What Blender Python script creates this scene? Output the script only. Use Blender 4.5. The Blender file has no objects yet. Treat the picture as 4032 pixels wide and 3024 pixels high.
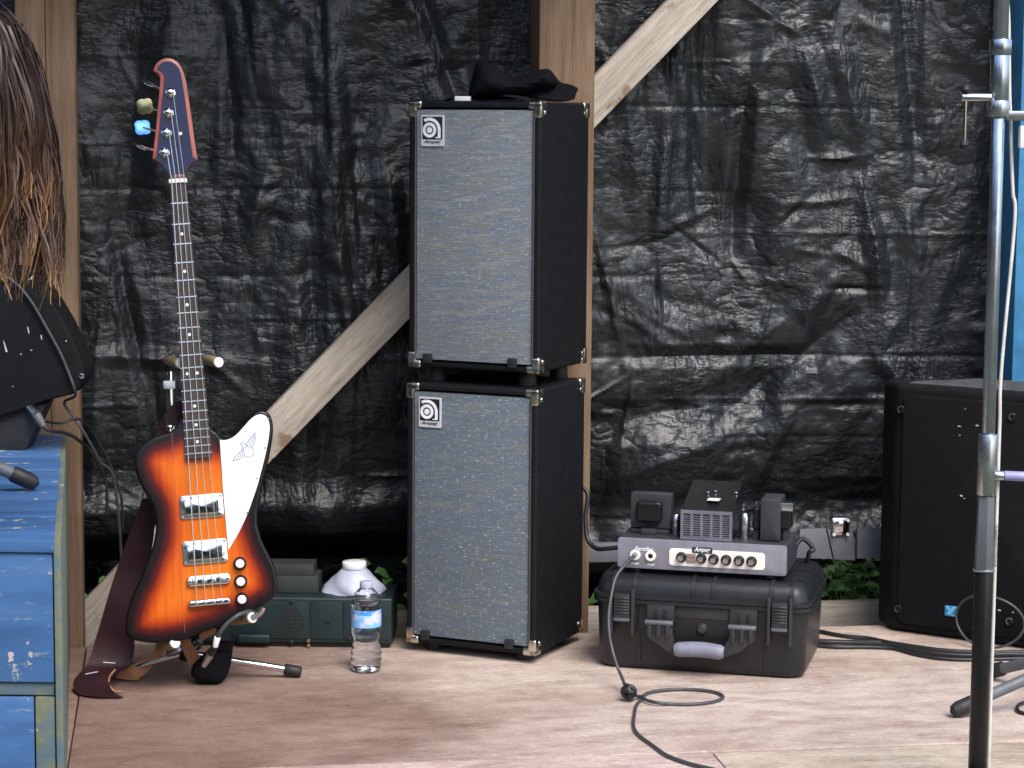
import bpy, bmesh, math, random
import numpy as np
from mathutils import Vector, Matrix
from mathutils.geometry import delaunay_2d_cdt
random.seed(7)
SC = bpy.context.scene
COL = SC.collection

# ------------------------------------------------------------------ camera
FPX, CX, CY = 9000.0, 2016.0, 1512.0          # focal length and centre in photo pixels
EYE = Vector((0, 0, 1.2366))
PITCH, YAW, ROLL = 0.115, math.radians(8.5), 0.0077
FW = Vector((math.sin(YAW)*math.cos(PITCH), math.cos(YAW)*math.cos(PITCH), -math.sin(PITCH)))
R0 = Vector((math.cos(YAW), -math.sin(YAW), 0)); U0 = R0.cross(FW)
RT = R0*math.cos(ROLL) + U0*math.sin(ROLL); UP = U0*math.cos(ROLL) - R0*math.sin(ROLL)
cam = bpy.data.cameras.new('camera'); camo = bpy.data.objects.new('camera', cam); COL.objects.link(camo)
camo.matrix_world = Matrix(((RT.x, UP.x, -FW.x, EYE.x), (RT.y, UP.y, -FW.y, EYE.y), (RT.z, UP.z, -FW.z, EYE.z), (0, 0, 0, 1)))
cam.sensor_width = 36; cam.lens = 36*FPX/4032; cam.clip_end = 500; cam.clip_start = .05
SC.camera = camo
# ------------------------------------------------------------------ light
SUN_EL, SUN_AZ = math.radians(52), math.radians(163)     # azimuth clockwise from +Y
w = bpy.data.worlds.new('World'); SC.world = w; w.use_nodes = True
nt = w.node_tree; sky = nt.nodes.new('ShaderNodeTexSky'); sky.sky_type = 'NISHITA'; sky.sun_disc = False
sky.sun_elevation = SUN_EL; sky.sun_rotation = SUN_AZ; sky.air_density = 1.0; sky.dust_density = 2.5
nt.links.new(sky.outputs[0], nt.nodes['Background'].inputs[0]); nt.nodes['Background'].inputs[1].default_value = 0.15
sl = bpy.data.lights.new('sun', 'SUN'); sl.energy = 1.5; sl.angle = math.radians(30); sl.color = (1, .98, .96)
so = bpy.data.objects.new('sun', sl); COL.objects.link(so)
sd = Vector((math.sin(SUN_AZ)*math.cos(SUN_EL), math.cos(SUN_AZ)*math.cos(SUN_EL), math.sin(SUN_EL)))
so.rotation_euler = sd.to_track_quat('Z', 'Y').to_euler(); so.location = (0, -3, 6)
SC.view_settings.view_transform = 'Standard'; SC.view_settings.look = 'None'; SC.view_settings.gamma = 1
SC.view_settings.exposure = 1.0
SC.render.engine = 'CYCLES'; SC.cycles.use_denoising = True
SC.cycles.max_bounces = 10; SC.cycles.transparent_max_bounces = 12; SC.cycles.sample_clamp_indirect = 6

# ------------------------------------------------------------------ photo pixels to rays
ZM = dict(A1=(0,0,1.659), A2=(0,1000,1.6583), A3=(0,2000,1.62), A4=(450,1500,2.074), A5=(450,2200,1.8433), A6=(500,200,3.017),
          A7=(550,1300,3.3175), B1=(1550,200,2.3694), B2=(1550,1300,2.6024), B3=(1550,2300,2.6024), B4=(2250,1850,1.7696),
          B5=(2250,2200,2.0109), B6=(3350,1400,1.2762), B7=(3600,0,1.8433), B8=(2250,2500,1.2413), D=(0,0,1/1.8228), F=(0,0,1))
def q(k, x, y):
    a, b, s = ZM[k]; return (a + x/s, b + y/s)
def ql(k, pts): return [q(k, *p) for p in pts]
def ray(p): return FW*FPX + RT*(p[0]-CX) + UP*(CY-p[1])
def onz(p, z=0.0): r = ray(p); return EYE + r*((z-EYE.z)/r.z)
def ony(p, Y): r = ray(p); return EYE + r*((Y-EYE.y)/r.y)
def ondist(p, d): return EYE + ray(p)*(d/FPX)
def hit(p, M, axis, val):
    """local coordinates (frame M) where the pixel's ray meets the local plane axis = val"""
    I = M.inverted(); o = I @ EYE; d = I.to_3x3() @ ray(p)
    return o + d*((val-o[axis])/d[axis])
def frame(loc, heading=0.0):   # local +x right along the front, +y away from the viewer, heading clockwise from +Y
    return Matrix.Translation(loc) @ Matrix.Rotation(-heading, 4, 'Z')

# ------------------------------------------------------------------ materials
def newmat(name):
    m = bpy.data.materials.new(name); m.use_nodes = True
    return m, m.node_tree.nodes, m.node_tree.links, m.node_tree.nodes['Principled BSDF']
def setp(b, **k):
    names = dict(rough='Roughness', metal='Metallic', spec='Specular IOR Level', ior='IOR', trans='Transmission Weight', coat='Coat Weight', coatr='Coat Roughness', sheen='Sheen Weight')
    for a, v in k.items(): b.inputs[names[a]].default_value = v
def c4(c): return (c[0], c[1], c[2], 1)
def noise_node(N, L, co, scale, detail=4, rough=.55, mapping=None):
    n = N.new('ShaderNodeTexNoise'); n.inputs['Scale'].default_value = scale; n.inputs['Detail'].default_value = detail; n.inputs['Roughness'].default_value = rough
    if mapping is not None:
        mp = N.new('ShaderNodeMapping'); mp.inputs['Scale'].default_value = mapping; L.new(co, mp.inputs[0]); co = mp.outputs[0]
    L.new(co, n.inputs['Vector']); return n.outputs['Fac']
def ramp(N, L, fac, stops, mode='LINEAR'):
    r = N.new('ShaderNodeValToRGB'); cr = r.color_ramp; cr.interpolation = mode
    while len(cr.elements) < len(stops): cr.elements.new(.5)
    for e, (p, c) in zip(cr.elements, stops): e.position = p; e.color = c4(c) if len(c) == 3 else c
    L.new(fac, r.inputs[0]); return r.outputs[0]
def mixc(N, L, fac, a, b, mode='MIX'):
    m = N.new('ShaderNodeMix'); m.data_type = 'RGBA'; m.blend_type = mode
    for s, v in ((m.inputs[0], fac), (m.inputs[6], a), (m.inputs[7], b)):
        if isinstance(v, (int, float)): s.default_value = v
        elif isinstance(v, (tuple, list)): s.default_value = c4(v)
        else: L.new(v, s)
    return m.outputs[2]
def bump(N, L, b, h, strength=.3, dist=.01, prev=None):
    n = N.new('ShaderNodeBump'); n.inputs['Strength'].default_value = strength; n.inputs['Distance'].default_value = dist
    L.new(h, n.inputs['Height'])
    if prev: L.new(prev, n.inputs['Normal'])
    L.new(n.outputs[0], b.inputs['Normal']); return n.outputs[0]
def objco(N): return N.new('ShaderNodeTexCoord').outputs['Object']
def simple(name, col, rough=.5, metal=0, var=.15, vscale=30, bstr=0, bscale=200, **k):
    m, N, L, b = newmat(name); setp(b, rough=rough, metal=metal, **k)
    co = objco(N); f = noise_node(N, L, co, vscale, 5)
    lo = tuple(max(0, c*(1-var)) for c in col); hi = tuple(min(1, c*(1+var)) for c in col)
    L.new(ramp(N, L, f, [(.3, lo), (.7, hi)]), b.inputs['Base Color'])
    L.new(ramp(N, L, noise_node(N, L, co, vscale*1.7, 4), [(.3, (rough*.85,)*3), (.75, (min(1, rough*1.2),)*3)]), b.inputs['Roughness'])
    if bstr: bump(N, L, b, noise_node(N, L, co, bscale, 3), bstr, .002)
    return m
def wood(name, c1, c2, dark, grain=(14, 14, .7), scale=3.5, knots=True, rough=.75, stain=None):
    m, N, L, b = newmat(name); setp(b, rough=rough, spec=.25); co = objco(N)
    g = noise_node(N, L, co, scale, 6, .6, grain); base = ramp(N, L, g, [(.28, dark), (.42, c1), (.62, c2), (.8, c1)])
    fine = noise_node(N, L, co, scale*9, 3, .6, (grain[0], grain[1], grain[2]*.6)); base = mixc(N, L, .35, base, ramp(N, L, fine, [(.35, (.25, .25, .25)), (.65, (1, 1, 1))]), 'MULTIPLY')
    if knots:
        v = N.new('ShaderNodeTexVoronoi'); v.inputs['Scale'].default_value = 3.2; mp = N.new('ShaderNodeMapping'); mp.inputs['Scale'].default_value = (1.6 if grain[0] > 1 else 1, 1.6, .9); L.new(co, mp.inputs[0]); L.new(mp.outputs[0], v.inputs['Vector'])
        base = mixc(N, L, ramp(N, L, v.outputs['Distance'], [(.04, (1, 1, 1)), (.085, (0, 0, 0))]), base, dark)
    blot = noise_node(N, L, co, 5, 5); base = mixc(N, L, .55, base, ramp(N, L, blot, [(.3, (.55, .53, .52)), (.6, (1, 1, 1))]), 'MULTIPLY')
    if stain: base = mixc(N, L, ramp(N, L, noise_node(N, L, co, stain[1], 6, .65), [(stain[2], (0, 0, 0)), (stain[2]+.07, (.8, .8, .8))]), base, stain[0])
    L.new(base, b.inputs['Base Color']); bump(N, L, b, fine, .35, .002); return m
M = {}
M['post'] = wood('pine_post', (.235, .150, .092), (.30, .20, .125), (.11, .066, .04))
M['brace'] = wood('weathered_brace', (.46, .405, .33), (.60, .53, .435), (.30, .25, .195), grain=(.7, 14, 14), stain=((.21, .12, .075), 9, .60))
M['sill'] = wood('grey_sill', (.33, .29, .24), (.42, .38, .32), (.18, .15, .12), grain=(.7, 14, 14), knots=False)
M['roofwood'] = wood('roof_boards', (.22, .16, .11), (.28, .21, .15), (.12, .08, .05), grain=(.7, 14, 14), knots=False)
def plywood(name, tint, brown_x=None):
    m, N, L, b = newmat(name); setp(b, rough=.8, spec=.2); co = objco(N)
    g = noise_node(N, L, co, 8, 8, .7, (.9, 2.4, 3)); t = lambda c: tuple(a*k for a, k in zip(c, tint))
    base = ramp(N, L, g, [(.25, t((.34, .26, .215))), (.42, t((.50, .41, .355))), (.56, t((.60, .51, .455))), (.75, t((.52, .435, .38)))])
    big = noise_node(N, L, co, 2.2, 6, .62); base = mixc(N, L, .75, base, ramp(N, L, big, [(.34, (.60, .53, .50)), (.60, (1, 1, 1))]), 'MULTIPLY')
    mid = noise_node(N, L, co, 11, 5, .65, (.8, 1.8, 1)); base = mixc(N, L, .45, base, ramp(N, L, mid, [(.36, (.66, .62, .62)), (.55, (1, 1, 1))]), 'MULTIPLY')
    sp = noise_node(N, L, co, 34, 3, .55, (.8, 2.0, 1)); base = mixc(N, L, ramp(N, L, sp, [(.645, (0, 0, 0)), (.72, (.6, .6, .6))]), base, t((.20, .15, .13)))
    pl = noise_node(N, L, co, 30, 5, .7, (.8, 2, 1)); base = mixc(N, L, ramp(N, L, pl, [(.58, (0, 0, 0)), (.68, (.6, .6, .6))]), base, t((.74, .68, .64)))
    fn = noise_node(N, L, co, 170, 4, .7, (.6, 1.4, 1)); base = mixc(N, L, .55, base, ramp(N, L, fn, [(.36, (.62, .60, .58)), (.56, (1.0, 1.0, 1.0))]), 'MULTIPLY')
    if brown_x is not None:                     # browner and darker towards the low-x end, with a soft noisy boundary
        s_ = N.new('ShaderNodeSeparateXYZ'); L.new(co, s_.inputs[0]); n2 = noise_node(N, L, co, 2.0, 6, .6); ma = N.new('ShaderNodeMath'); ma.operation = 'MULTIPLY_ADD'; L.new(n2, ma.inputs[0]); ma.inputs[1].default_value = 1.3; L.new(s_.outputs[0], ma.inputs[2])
        mr = N.new('ShaderNodeMapRange'); mr.interpolation_type = 'SMOOTHSTEP'; mr.inputs[1].default_value = brown_x+.65-.35; mr.inputs[2].default_value = brown_x+.65+.40; mr.inputs[3].default_value = 1; mr.inputs[4].default_value = 0; L.new(ma.outputs[0], mr.inputs[0])
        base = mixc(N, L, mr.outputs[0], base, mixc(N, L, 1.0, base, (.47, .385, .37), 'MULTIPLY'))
    L.new(base, b.inputs['Base Color']); bump(N, L, b, noise_node(N, L, co, 40, 6, .6, (.7, 3, 4)), .3, .002); return m
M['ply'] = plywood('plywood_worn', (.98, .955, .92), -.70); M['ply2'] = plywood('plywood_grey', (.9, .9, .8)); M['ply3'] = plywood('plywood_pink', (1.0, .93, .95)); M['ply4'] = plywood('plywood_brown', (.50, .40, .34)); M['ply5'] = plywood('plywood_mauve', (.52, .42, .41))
def tarpmat():
    m, N, L, b = newmat('black_tarpaulin'); setp(b, rough=.36, spec=.55); co = objco(N)
    b.inputs['Base Color'].default_value = (.010, .0125, .0145, 1)
    L.new(ramp(N, L, noise_node(N, L, co, 6, 6), [(.3, (.36,)*3), (.7, (.50,)*3)]), b.inputs['Roughness'])
    geo = N.new('ShaderNodeNewGeometry'); cur = geo.outputs['Normal']
    def vm(op, a, c):
        n = N.new('ShaderNodeVectorMath'); n.operation = op
        for s_, v_ in zip(n.inputs, (a, c)):
            if isinstance(v_, tuple): s_.default_value = v_
            else: L.new(v_, s_)
        return n.outputs[0]
    for sc, amp, st, sd in ((17, .12, (1, 1, 1.35), 3.1), (40, .16, (.8, 1, 1.5), 8.3), (85, .14, (.7, 1, 1.5), 5.7)):   # small flat facets, each tilted its own way
        wv = N.new('ShaderNodeTexNoise'); wv.inputs['Scale'].default_value = sc*.35; wv.inputs['Detail'].default_value = 3; L.new(co, wv.inputs['Vector'])
        wc = vm('MULTIPLY', vm('SUBTRACT', wv.outputs['Color'], (.5, .5, .5)), (2.2/sc, 2.2/sc, 2.2/sc))
        mp = N.new('ShaderNodeMapping'); mp.inputs['Scale'].default_value = st; mp.inputs['Location'].default_value = (sd, 0, sd*.7); L.new(vm('ADD', co, wc), mp.inputs[0])
        v = N.new('ShaderNodeTexVoronoi'); v.distance = 'MANHATTAN'; v.inputs['Scale'].default_value = sc; L.new(mp.outputs[0], v.inputs['Vector'])
        msk = ramp(N, L, noise_node(N, L, co, 4+sd*.3, 4), [(.36, (.15,)*3), (.62, (1,)*3)])
        tilt = vm('MULTIPLY', vm('MULTIPLY', vm('SUBTRACT', v.outputs['Color'], (.5, .5, .5)), (amp, .05, amp*1.15)), msk)
        cur = vm('ADD', cur, tilt)
    cur = vm('NORMALIZE', cur, (0, 0, 0))
    for sc, st, dd in ((7, (1, 1, 1.9), .016), (10, (2.2, 1, .8), .012), (20, (.8, 1, 1.9), .008), (44, (.9, 1, 1.4), .004)):   # sharp creases
        nz = noise_node(N, L, co, sc, 2.5, .55, st); mt_ = N.new('ShaderNodeMath'); mt_.operation = 'SUBTRACT'; L.new(nz, mt_.inputs[0]); mt_.inputs[1].default_value = .5
        ab = N.new('ShaderNodeMath'); ab.operation = 'ABSOLUTE'; L.new(mt_.outputs[0], ab.inputs[0]); sh = ramp(N, L, ab.outputs[0], [(0, (0, 0, 0)), (.05, (.55,)*3), (.16, (1, 1, 1))])
        n_ = N.new('ShaderNodeBump'); L.new(ramp(N, L, noise_node(N, L, co, 3+sc*.21, 3), [(.42, (.02,)*3), (.68, (.34,)*3)]), n_.inputs['Strength']); n_.inputs['Distance'].default_value = dd; L.new(sh, n_.inputs['Height']); L.new(cur, n_.inputs['Normal']); cur = n_.outputs[0]
    f1 = noise_node(N, L, co, 70, 5, .65, (.7, 1, 1.6)); n_ = N.new('ShaderNodeBump'); n_.inputs['Strength'].default_value = .13; n_.inputs['Distance'].default_value = .005; L.new(f1, n_.inputs['Height']); L.new(cur, n_.inputs['Normal']); L.new(n_.outputs[0], b.inputs['Normal']); return m
M['tarp'] = tarpmat()
def bluepaint():
    m, N, L, b = newmat('worn_blue_paint'); setp(b, rough=.5, spec=.4); co = objco(N)
    base = ramp(N, L, noise_node(N, L, co, 3, 6, .6, (.6, 5, 5)), [(.3, (.030, .085, .20)), (.5, (.045, .125, .29)), (.75, (.075, .155, .31))])
    str_ = noise_node(N, L, co, 8, 7, .72, (.22, 7, 7)); base = mixc(N, L, ramp(N, L, str_, [(.585, (0, 0, 0)), (.64, (.6, .6, .6))]), base, (.24, .27, .34))
    ch = noise_node(N, L, co, 16, 7, .72); base = mixc(N, L, ramp(N, L, ch, [(.615, (0, 0, 0)), (.635, (1, 1, 1))]), base, (.36, .38, .36))
    ch2 = noise_node(N, L, co, 30, 3, .6); base = mixc(N, L, ramp(N, L, ch2, [(.69, (0, 0, 0)), (.705, (1, 1, 1))]), base, (.50, .40, .40))
    L.new(base, b.inputs['Base Color']); bump(N, L, b, ch, .3, .002, bump(N, L, b, str_, .3, .002)); return m
M['blue'] = bluepaint()
def moss():
    m, N, L, b = newmat('mossy_blue_trim'); setp(b, rough=.85); co = objco(N)
    base = ramp(N, L, noise_node(N, L, co, 11, 6, .65), [(.3, (.06, .12, .17)), (.45, (.09, .13, .14)), (.56, (.15, .16, .09)), (.7, (.08, .12, .13))])
    base = mixc(N, L, ramp(N, L, noise_node(N, L, co, 40, 4), [(.66, (0, 0, 0)), (.72, (1, 1, 1))]), base, (.4, .4, .34))
    L.new(base, b.inputs['Base Color']); bump(N, L, b, noise_node(N, L, co, 40, 5), .6, .004); return m
M['moss'] = moss()
M['bluepost'] = simple('blue_painted_post', (.04, .19, .36), .45, var=.25, vscale=12)
def grille(name, cols, streak, flecks):
    m, N, L, b = newmat(name); setp(b, rough=.7, spec=.3); co = objco(N)
    a = noise_node(N, L, co, 5, 9, .86, (4, 1, streak)); base = ramp(N, L, a, [(.36, cols[0]), (.44, cols[1]), (.50, cols[2]), (.56, cols[3]), (.64, cols[4])])
    rm = N.new('ShaderNodeMapping'); rm.inputs['Rotation'].default_value = (0, .13, 0); L.new(co, rm.inputs[0])
    s1 = noise_node(N, L, rm.outputs[0], 5, 3, .6, (1.5, 1, streak*.55)); base = mixc(N, L, .62, base, ramp(N, L, s1, [(.38, cols[0]), (.47, cols[2]), (.53, cols[3]), (.62, cols[4])]))
    s2 = noise_node(N, L, co, 6, 2, .5, (3, 1, streak*1.6)); base = mixc(N, L, ramp(N, L, s2, [(.56, (0, 0, 0)), (.66, (.5, .5, .5))]), base, tuple(min(1, x*1.45) for x in cols[4]))
    c = noise_node(N, L, co, 9, 4, .8, (9, 1, streak*1.4)); base = mixc(N, L, .3, base, ramp(N, L, c, [(.3, (.12, .20, .13)), (.43, (.12, .15, .30)), (.56, (.15, .17, .16)), (.66, (.36, .20, .16)), (.78, (.25, .32, .22))]))
    fl = noise_node(N, L, co, 95, 3, .6, (1, 1, 3.0)); base = mixc(N, L, ramp(N, L, fl, [(flecks-.03, (0, 0, 0)), (flecks+.04, (.65, .65, .65))]), base, (.48, .50, .50))
    L.new(base, b.inputs['Base Color'])
    wv = N.new('ShaderNodeTexWave'); wv.bands_direction = 'Z'; wv.inputs['Scale'].default_value = 130; L.new(co, wv.inputs['Vector']); bump(N, L, b, wv.outputs['Fac'], .25, .001); return m
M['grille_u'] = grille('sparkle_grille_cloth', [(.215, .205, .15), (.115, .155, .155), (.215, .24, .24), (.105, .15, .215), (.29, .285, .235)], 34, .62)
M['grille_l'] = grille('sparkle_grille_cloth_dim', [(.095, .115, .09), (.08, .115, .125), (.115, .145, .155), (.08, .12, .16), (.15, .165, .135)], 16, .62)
M['tolex'] = simple('black_tolex', (.008, .0085, .0095), .6, bstr=.5, bscale=260, spec=.16)
M['piping'] = simple('grey_piping', (.05, .05, .053), .45)
M['rubber'] = simple('black_rubber', (.012, .012, .013), .6)
M['blackcloth'] = simple('black_cloth', (.007, .007, .009), .95, spec=.1, bstr=.5, bscale=300)
M['blackplastic'] = simple('case_plastic', (.014, .015, .017), .36, bstr=.25, bscale=350, spec=.45)
M['blackmetal'] = simple('black_metal', (.010, .010, .010), .28, spec=.3)
M['greymetal'] = simple('grey_hammered_chassis', (.20, .20, .235), .5, bstr=.25, bscale=400)
M['darkchassis'] = simple('dark_chassis', (.035, .036, .042), .45, bstr=.2, bscale=300)
M['cagegrey'] = simple('cage_front_grey', (.15, .145, .18), .45)
M['nickel'] = simple('nickel_corner', (.66, .62, .52), .22, 1, .1)
M['chrome'] = simple('chrome', (.75, .75, .76), .10, 1, .05)
M['dullchrome'] = simple('dull_chrome', (.55, .57, .60), .28, 1, .1)
M['bluesteel'] = simple('stand_steel', (.50, .55, .66), .24, 1, .1)
M['white'] = simple('white_plastic', (.78, .79, .80), .3, 0, .04)
M['panelwhite'] = simple('cream_control_panel', (.85, .80, .72), .5, 0, .03)
M['platesilver'] = simple('silver_badge', (.55, .56, .58), .4, 0, .05)
M['ink'] = simple('black_ink', (.012, .012, .013), .5)
M['lettering'] = simple('white_lettering', (.8, .82, .85), .5)
M['greyprint'] = simple('grey_print', (.48, .52, .62), .5); M['birdprint'] = simple('blue_grey_print', (.20, .25, .40), .5)
M['redbrown'] = simple('red_brown_wood', (.30, .065, .045), .35, var=.3, vscale=20)
M['navy_sky_tint'] = simple('gloss_black_sky_tint', (.004, .008, .045), .12, spec=.35)  # black headstock face, with the navy of reflected sky put into its colour
M['fretboard'] = wood('rosewood', (.055, .042, .036), (.075, .055, .045), (.028, .02, .017), grain=(20, 20, .8), scale=8, knots=False, rough=.6)
M['neckwood'] = simple('mahogany_neck', (.10, .025, .015), .35)
M['string'] = simple('wound_string', (.6, .6, .58), .35, 1)
M['foam'] = simple('tan_foam', (.30, .235, .12), .6, var=.2)
M['knobblack'] = simple('knob_black', (.012, .012, .013), .3)
M['strap'] = simple('oxblood_leather', (.024, .008, .011), .5, var=.4, vscale=9, bstr=.3, bscale=120, spec=.3)
M['tan'] = simple('tan_suede', (.34, .15, .075), .85, var=.2)
M['cable'] = simple('black_cable', (.014, .014, .015), .45)
M['cablegrey'] = simple('grey_cable', (.05, .052, .055), .4)
M['whitecable'] = simple('white_cable', (.62, .60, .55), .5)
M['green'] = simple('dark_green_enamel', (.010, .023, .025), .42, var=.3, vscale=12)
M['olive'] = simple('dull_dark_metal', (.025, .03, .031), .6)
M['brass'] = simple('brass', (.6, .45, .2), .3, 1)
M['softwhite'] = simple('milky_plastic', (.40, .43, .53), .4, 0, .06)
M['railgrey'] = simple('galvanised_grey', (.125, .135, .15), .55, 0, .2, 14)
M['speaker'] = simple('speaker_black_carpet', (.008, .0085, .0095), .75, bstr=.4, bscale=220, spec=.15)
M['cornerdirt'] = simple('speaker_top_dust', (.05, .052, .052), .8, var=.4)
M['badgeblue'] = simple('badge_blue', (.03, .22, .42), .4); M['badgelight'] = simple('badge_light_blue', (.18, .5, .75), .4)
M['scuff'] = simple('scuff_white', (.5, .5, .48), .7)
M['purple'] = simple('violet_grip', (.28, .27, .48), .4)
M['keyblue_reflection'] = simple('chrome_blue_reflection_tint', (.05, .17, .62), .35, .7, .1); M['keyolive_reflection'] = simple('chrome_olive_reflection_tint', (.38, .36, .18), .22, .9, .2); M['latch'] = simple('latch_plastic', (.030, .031, .034), .4, bstr=.2, bscale=350); M['dot'] = simple('pearl_dot', (.75, .74, .70), .3)  # tuner keys: blue and olive reflections put into the metal's colour
M['woods'] = simple('wood_foliage', (.03, .042, .018), .7, var=.5, vscale=.8); M['leafgreen'] = simple('weed_leaf', (.08, .19, .045), .55, var=.5, vscale=20)
M['stemyellow'] = simple('weed_stem', (.26, .24, .09), .7)
M['skin'] = simple('skin', (.45, .27, .2), .5); M['shirt'] = simple('black_shirt', (.015, .015, .017), .85); M['jeans'] = simple('dark_jeans', (.02, .03, .06), .85)
M['switch'] = simple('brown_switch', (.25, .17, .14), .4)
M['capgrey'] = simple('grey_cap', (.10, .11, .12), .5)
def clear(name, col, rough=.03, ior=1.45):
    m, N, L, b = newmat(name); setp(b, rough=rough, ior=ior, trans=1.0); b.inputs['Base Color'].default_value = c4(col); return m
M['pet'] = clear('clear_bottle', (.97, .98, 1), .04, 1.3); M['water'] = clear('water', (.95, .97, 1), .0, 1.33)
def labelm():
    m, N, L, b = newmat('bottle_label'); setp(b, rough=.35); co = objco(N)
    s = N.new('ShaderNodeSeparateXYZ'); L.new(co, s.inputs[0])
    z = ramp(N, L, s.outputs[2], [(.0, (.03, .20, .62)), (.098, (.05, .30, .72)), (.104, (.20, .47, .82)), (.126, (.30, .58, .86)), (.129, (.05, .30, .72))], 'CONSTANT')
    pat = noise_node(N, L, co, 45, 3); x = ramp(N, L, s.outputs[0], [(.47, (0, 0, 0)), (.5, (0, 0, 0))])
    base = mixc(N, L, ramp(N, L, pat, [(.5, (0, 0, 0)), (.58, (.75, .75, .75))]), z, (.70, .62, .85)); L.new(base, b.inputs['Base Color']); return m
M['label'] = labelm()
def burst():
    m, N, L, b = newmat('tobacco_sunburst_lacquer'); setp(b, rough=.3, spec=.28, coat=.12, coatr=.05); co = objco(N)
    at = N.new('ShaderNodeAttribute'); at.attribute_name = 'edge'
    n = noise_node(N, L, co, 25, 4); ad = N.new('ShaderNodeMath'); ad.operation = 'MULTIPLY_ADD'; L.new(n, ad.inputs[0]); ad.inputs[1].default_value = .012; L.new(at.outputs['Fac'], ad.inputs[2])
    mr = N.new('ShaderNodeMapRange'); mr.inputs[1].default_value = .006; mr.inputs[2].default_value = .106; L.new(ad.outputs[0], mr.inputs[0])
    c = ramp(N, L, mr.outputs[0], [(.0, (.004, .003, .003)), (.15, (.008, .003, .004)), (.29, (.08, .006, .004)), (.42, (.33, .035, .003)), (.60, (.58, .105, .005)), (1, (.66, .16, .008))])
    g = noise_node(N, L, co, 8, 6, .6, (14, 1, .6)); c = mixc(N, L, .4, c, ramp(N, L, g, [(.35, (.6, .5, .45)), (.6, (1, 1, 1))]), 'MULTIPLY')
    L.new(c, b.inputs['Base Color']); return m
M['burst'] = burst()
def hairm():
    m, N, L, b = newmat('brown_hair_with_blond_ends'); setp(b, rough=.42, spec=.4)
    at = N.new('ShaderNodeAttribute'); at.attribute_name = 'tip'
    L.new(ramp(N, L, at.outputs['Fac'], [(.0, (.026, .014, .010)), (.35, (.065, .034, .021)), (.62, (.13, .065, .032)), (.85, (.32, .16, .07)), (1, (.55, .33, .14))]), b.inputs['Base Color']); return m
M['hair'] = hairm()
def groundm():
    m, N, L, b = newmat('grass_ground'); setp(b, rough=.9); co = objco(N)
    L.new(ramp(N, L, noise_node(N, L, co, 3, 8, .65), [(.3, (.04, .052, .022)), (.55, (.065, .08, .035)), (.75, (.10, .10, .055))]), b.inputs['Base Color']); bump(N, L, b, noise_node(N, L, co, 40, 5), .8, .03); return m
M['ground'] = groundm()

# ------------------------------------------------------------------ mesh helpers
def link(o, parent=None):
    COL.objects.link(o)
    if parent is not None: o.parent = parent
    return o
def mesh_obj(name, me, mat, parent=None, ang=38):
    if mat: me.materials.append(M[mat] if isinstance(mat, str) else mat)
    if ang:
        me.polygons.foreach_set('use_smooth', [True]*len(me.polygons)); me.set_sharp_from_angle(angle=math.radians(ang))
    return link(bpy.data.objects.new(name, me), parent)
def part(name, bm, mat, parent=None, ang=38):
    bmesh.ops.recalc_face_normals(bm, faces=bm.faces)
    me = bpy.data.meshes.new(name); bm.to_mesh(me); bm.free(); return mesh_obj(name, me, mat, parent, ang)
def tag(o, label, cat, group=None, kind=None):
    o['label'] = label; o['category'] = cat
    if group: o['group'] = group
    if kind: o['kind'] = kind
    return o
def thing(name, label, cat, Mx, group=None):
    o = bpy.data.objects.new(name, None); o.empty_display_size = .05; link(o); o.matrix_world = Mx; return tag(o, label, cat, group)
def structure(o, label=None):
    o['kind'] = 'structure'
    if label: o['label'] = label
    return o
def base_origin(o):
    """move a world-built mesh object's origin to the bottom centre of its box"""
    me = o.data; n = len(me.vertices); a = np.empty(n*3); me.vertices.foreach_get('co', a); a = a.reshape(-1, 3)
    c = np.array([(a[:, 0].min()+a[:, 0].max())/2, (a[:, 1].min()+a[:, 1].max())/2, a[:, 2].min()])
    me.vertices.foreach_set('co', (a-c).ravel()); o.location = Vector(c); me.update(); return o
def B(): return bmesh.new()
def merge(dst, src, Mx=None):
    if Mx is not None: bmesh.ops.transform(src, matrix=Mx, verts=src.verts)
    mp = [dst.verts.new(v.co) for v in src.verts]; src.verts.index_update()
    for f in src.faces:
        try: dst.faces.new([mp[v.index] for v in f.verts])
        except ValueError: pass
    src.free(); return dst
def box(bm, c, s, bev=0, seg=2, Mx=None):
    t = B(); bmesh.ops.create_cube(t, size=1); bmesh.ops.scale(t, vec=s, verts=t.verts)
    if bev: bmesh.ops.bevel(t, geom=t.edges[:], offset=bev, segments=seg, profile=.6, affect='EDGES', clamp_overlap=True)
    bmesh.ops.translate(t, vec=c, verts=t.verts); return merge(bm, t, Mx)
def bx(bm, x0, x1, y0, y1, z0, z1, bev=0, seg=2): return box(bm, ((x0+x1)/2, (y0+y1)/2, (z0+z1)/2), (abs(x1-x0), abs(y1-y0), abs(z1-z0)), bev, seg)
def ring_frame(d):
    d = d.normalized(); a = Vector((0, 0, 1)) if abs(d.z) < .9 else Vector((1, 0, 0)); u = d.cross(a).normalized(); return u, d.cross(u)
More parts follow.
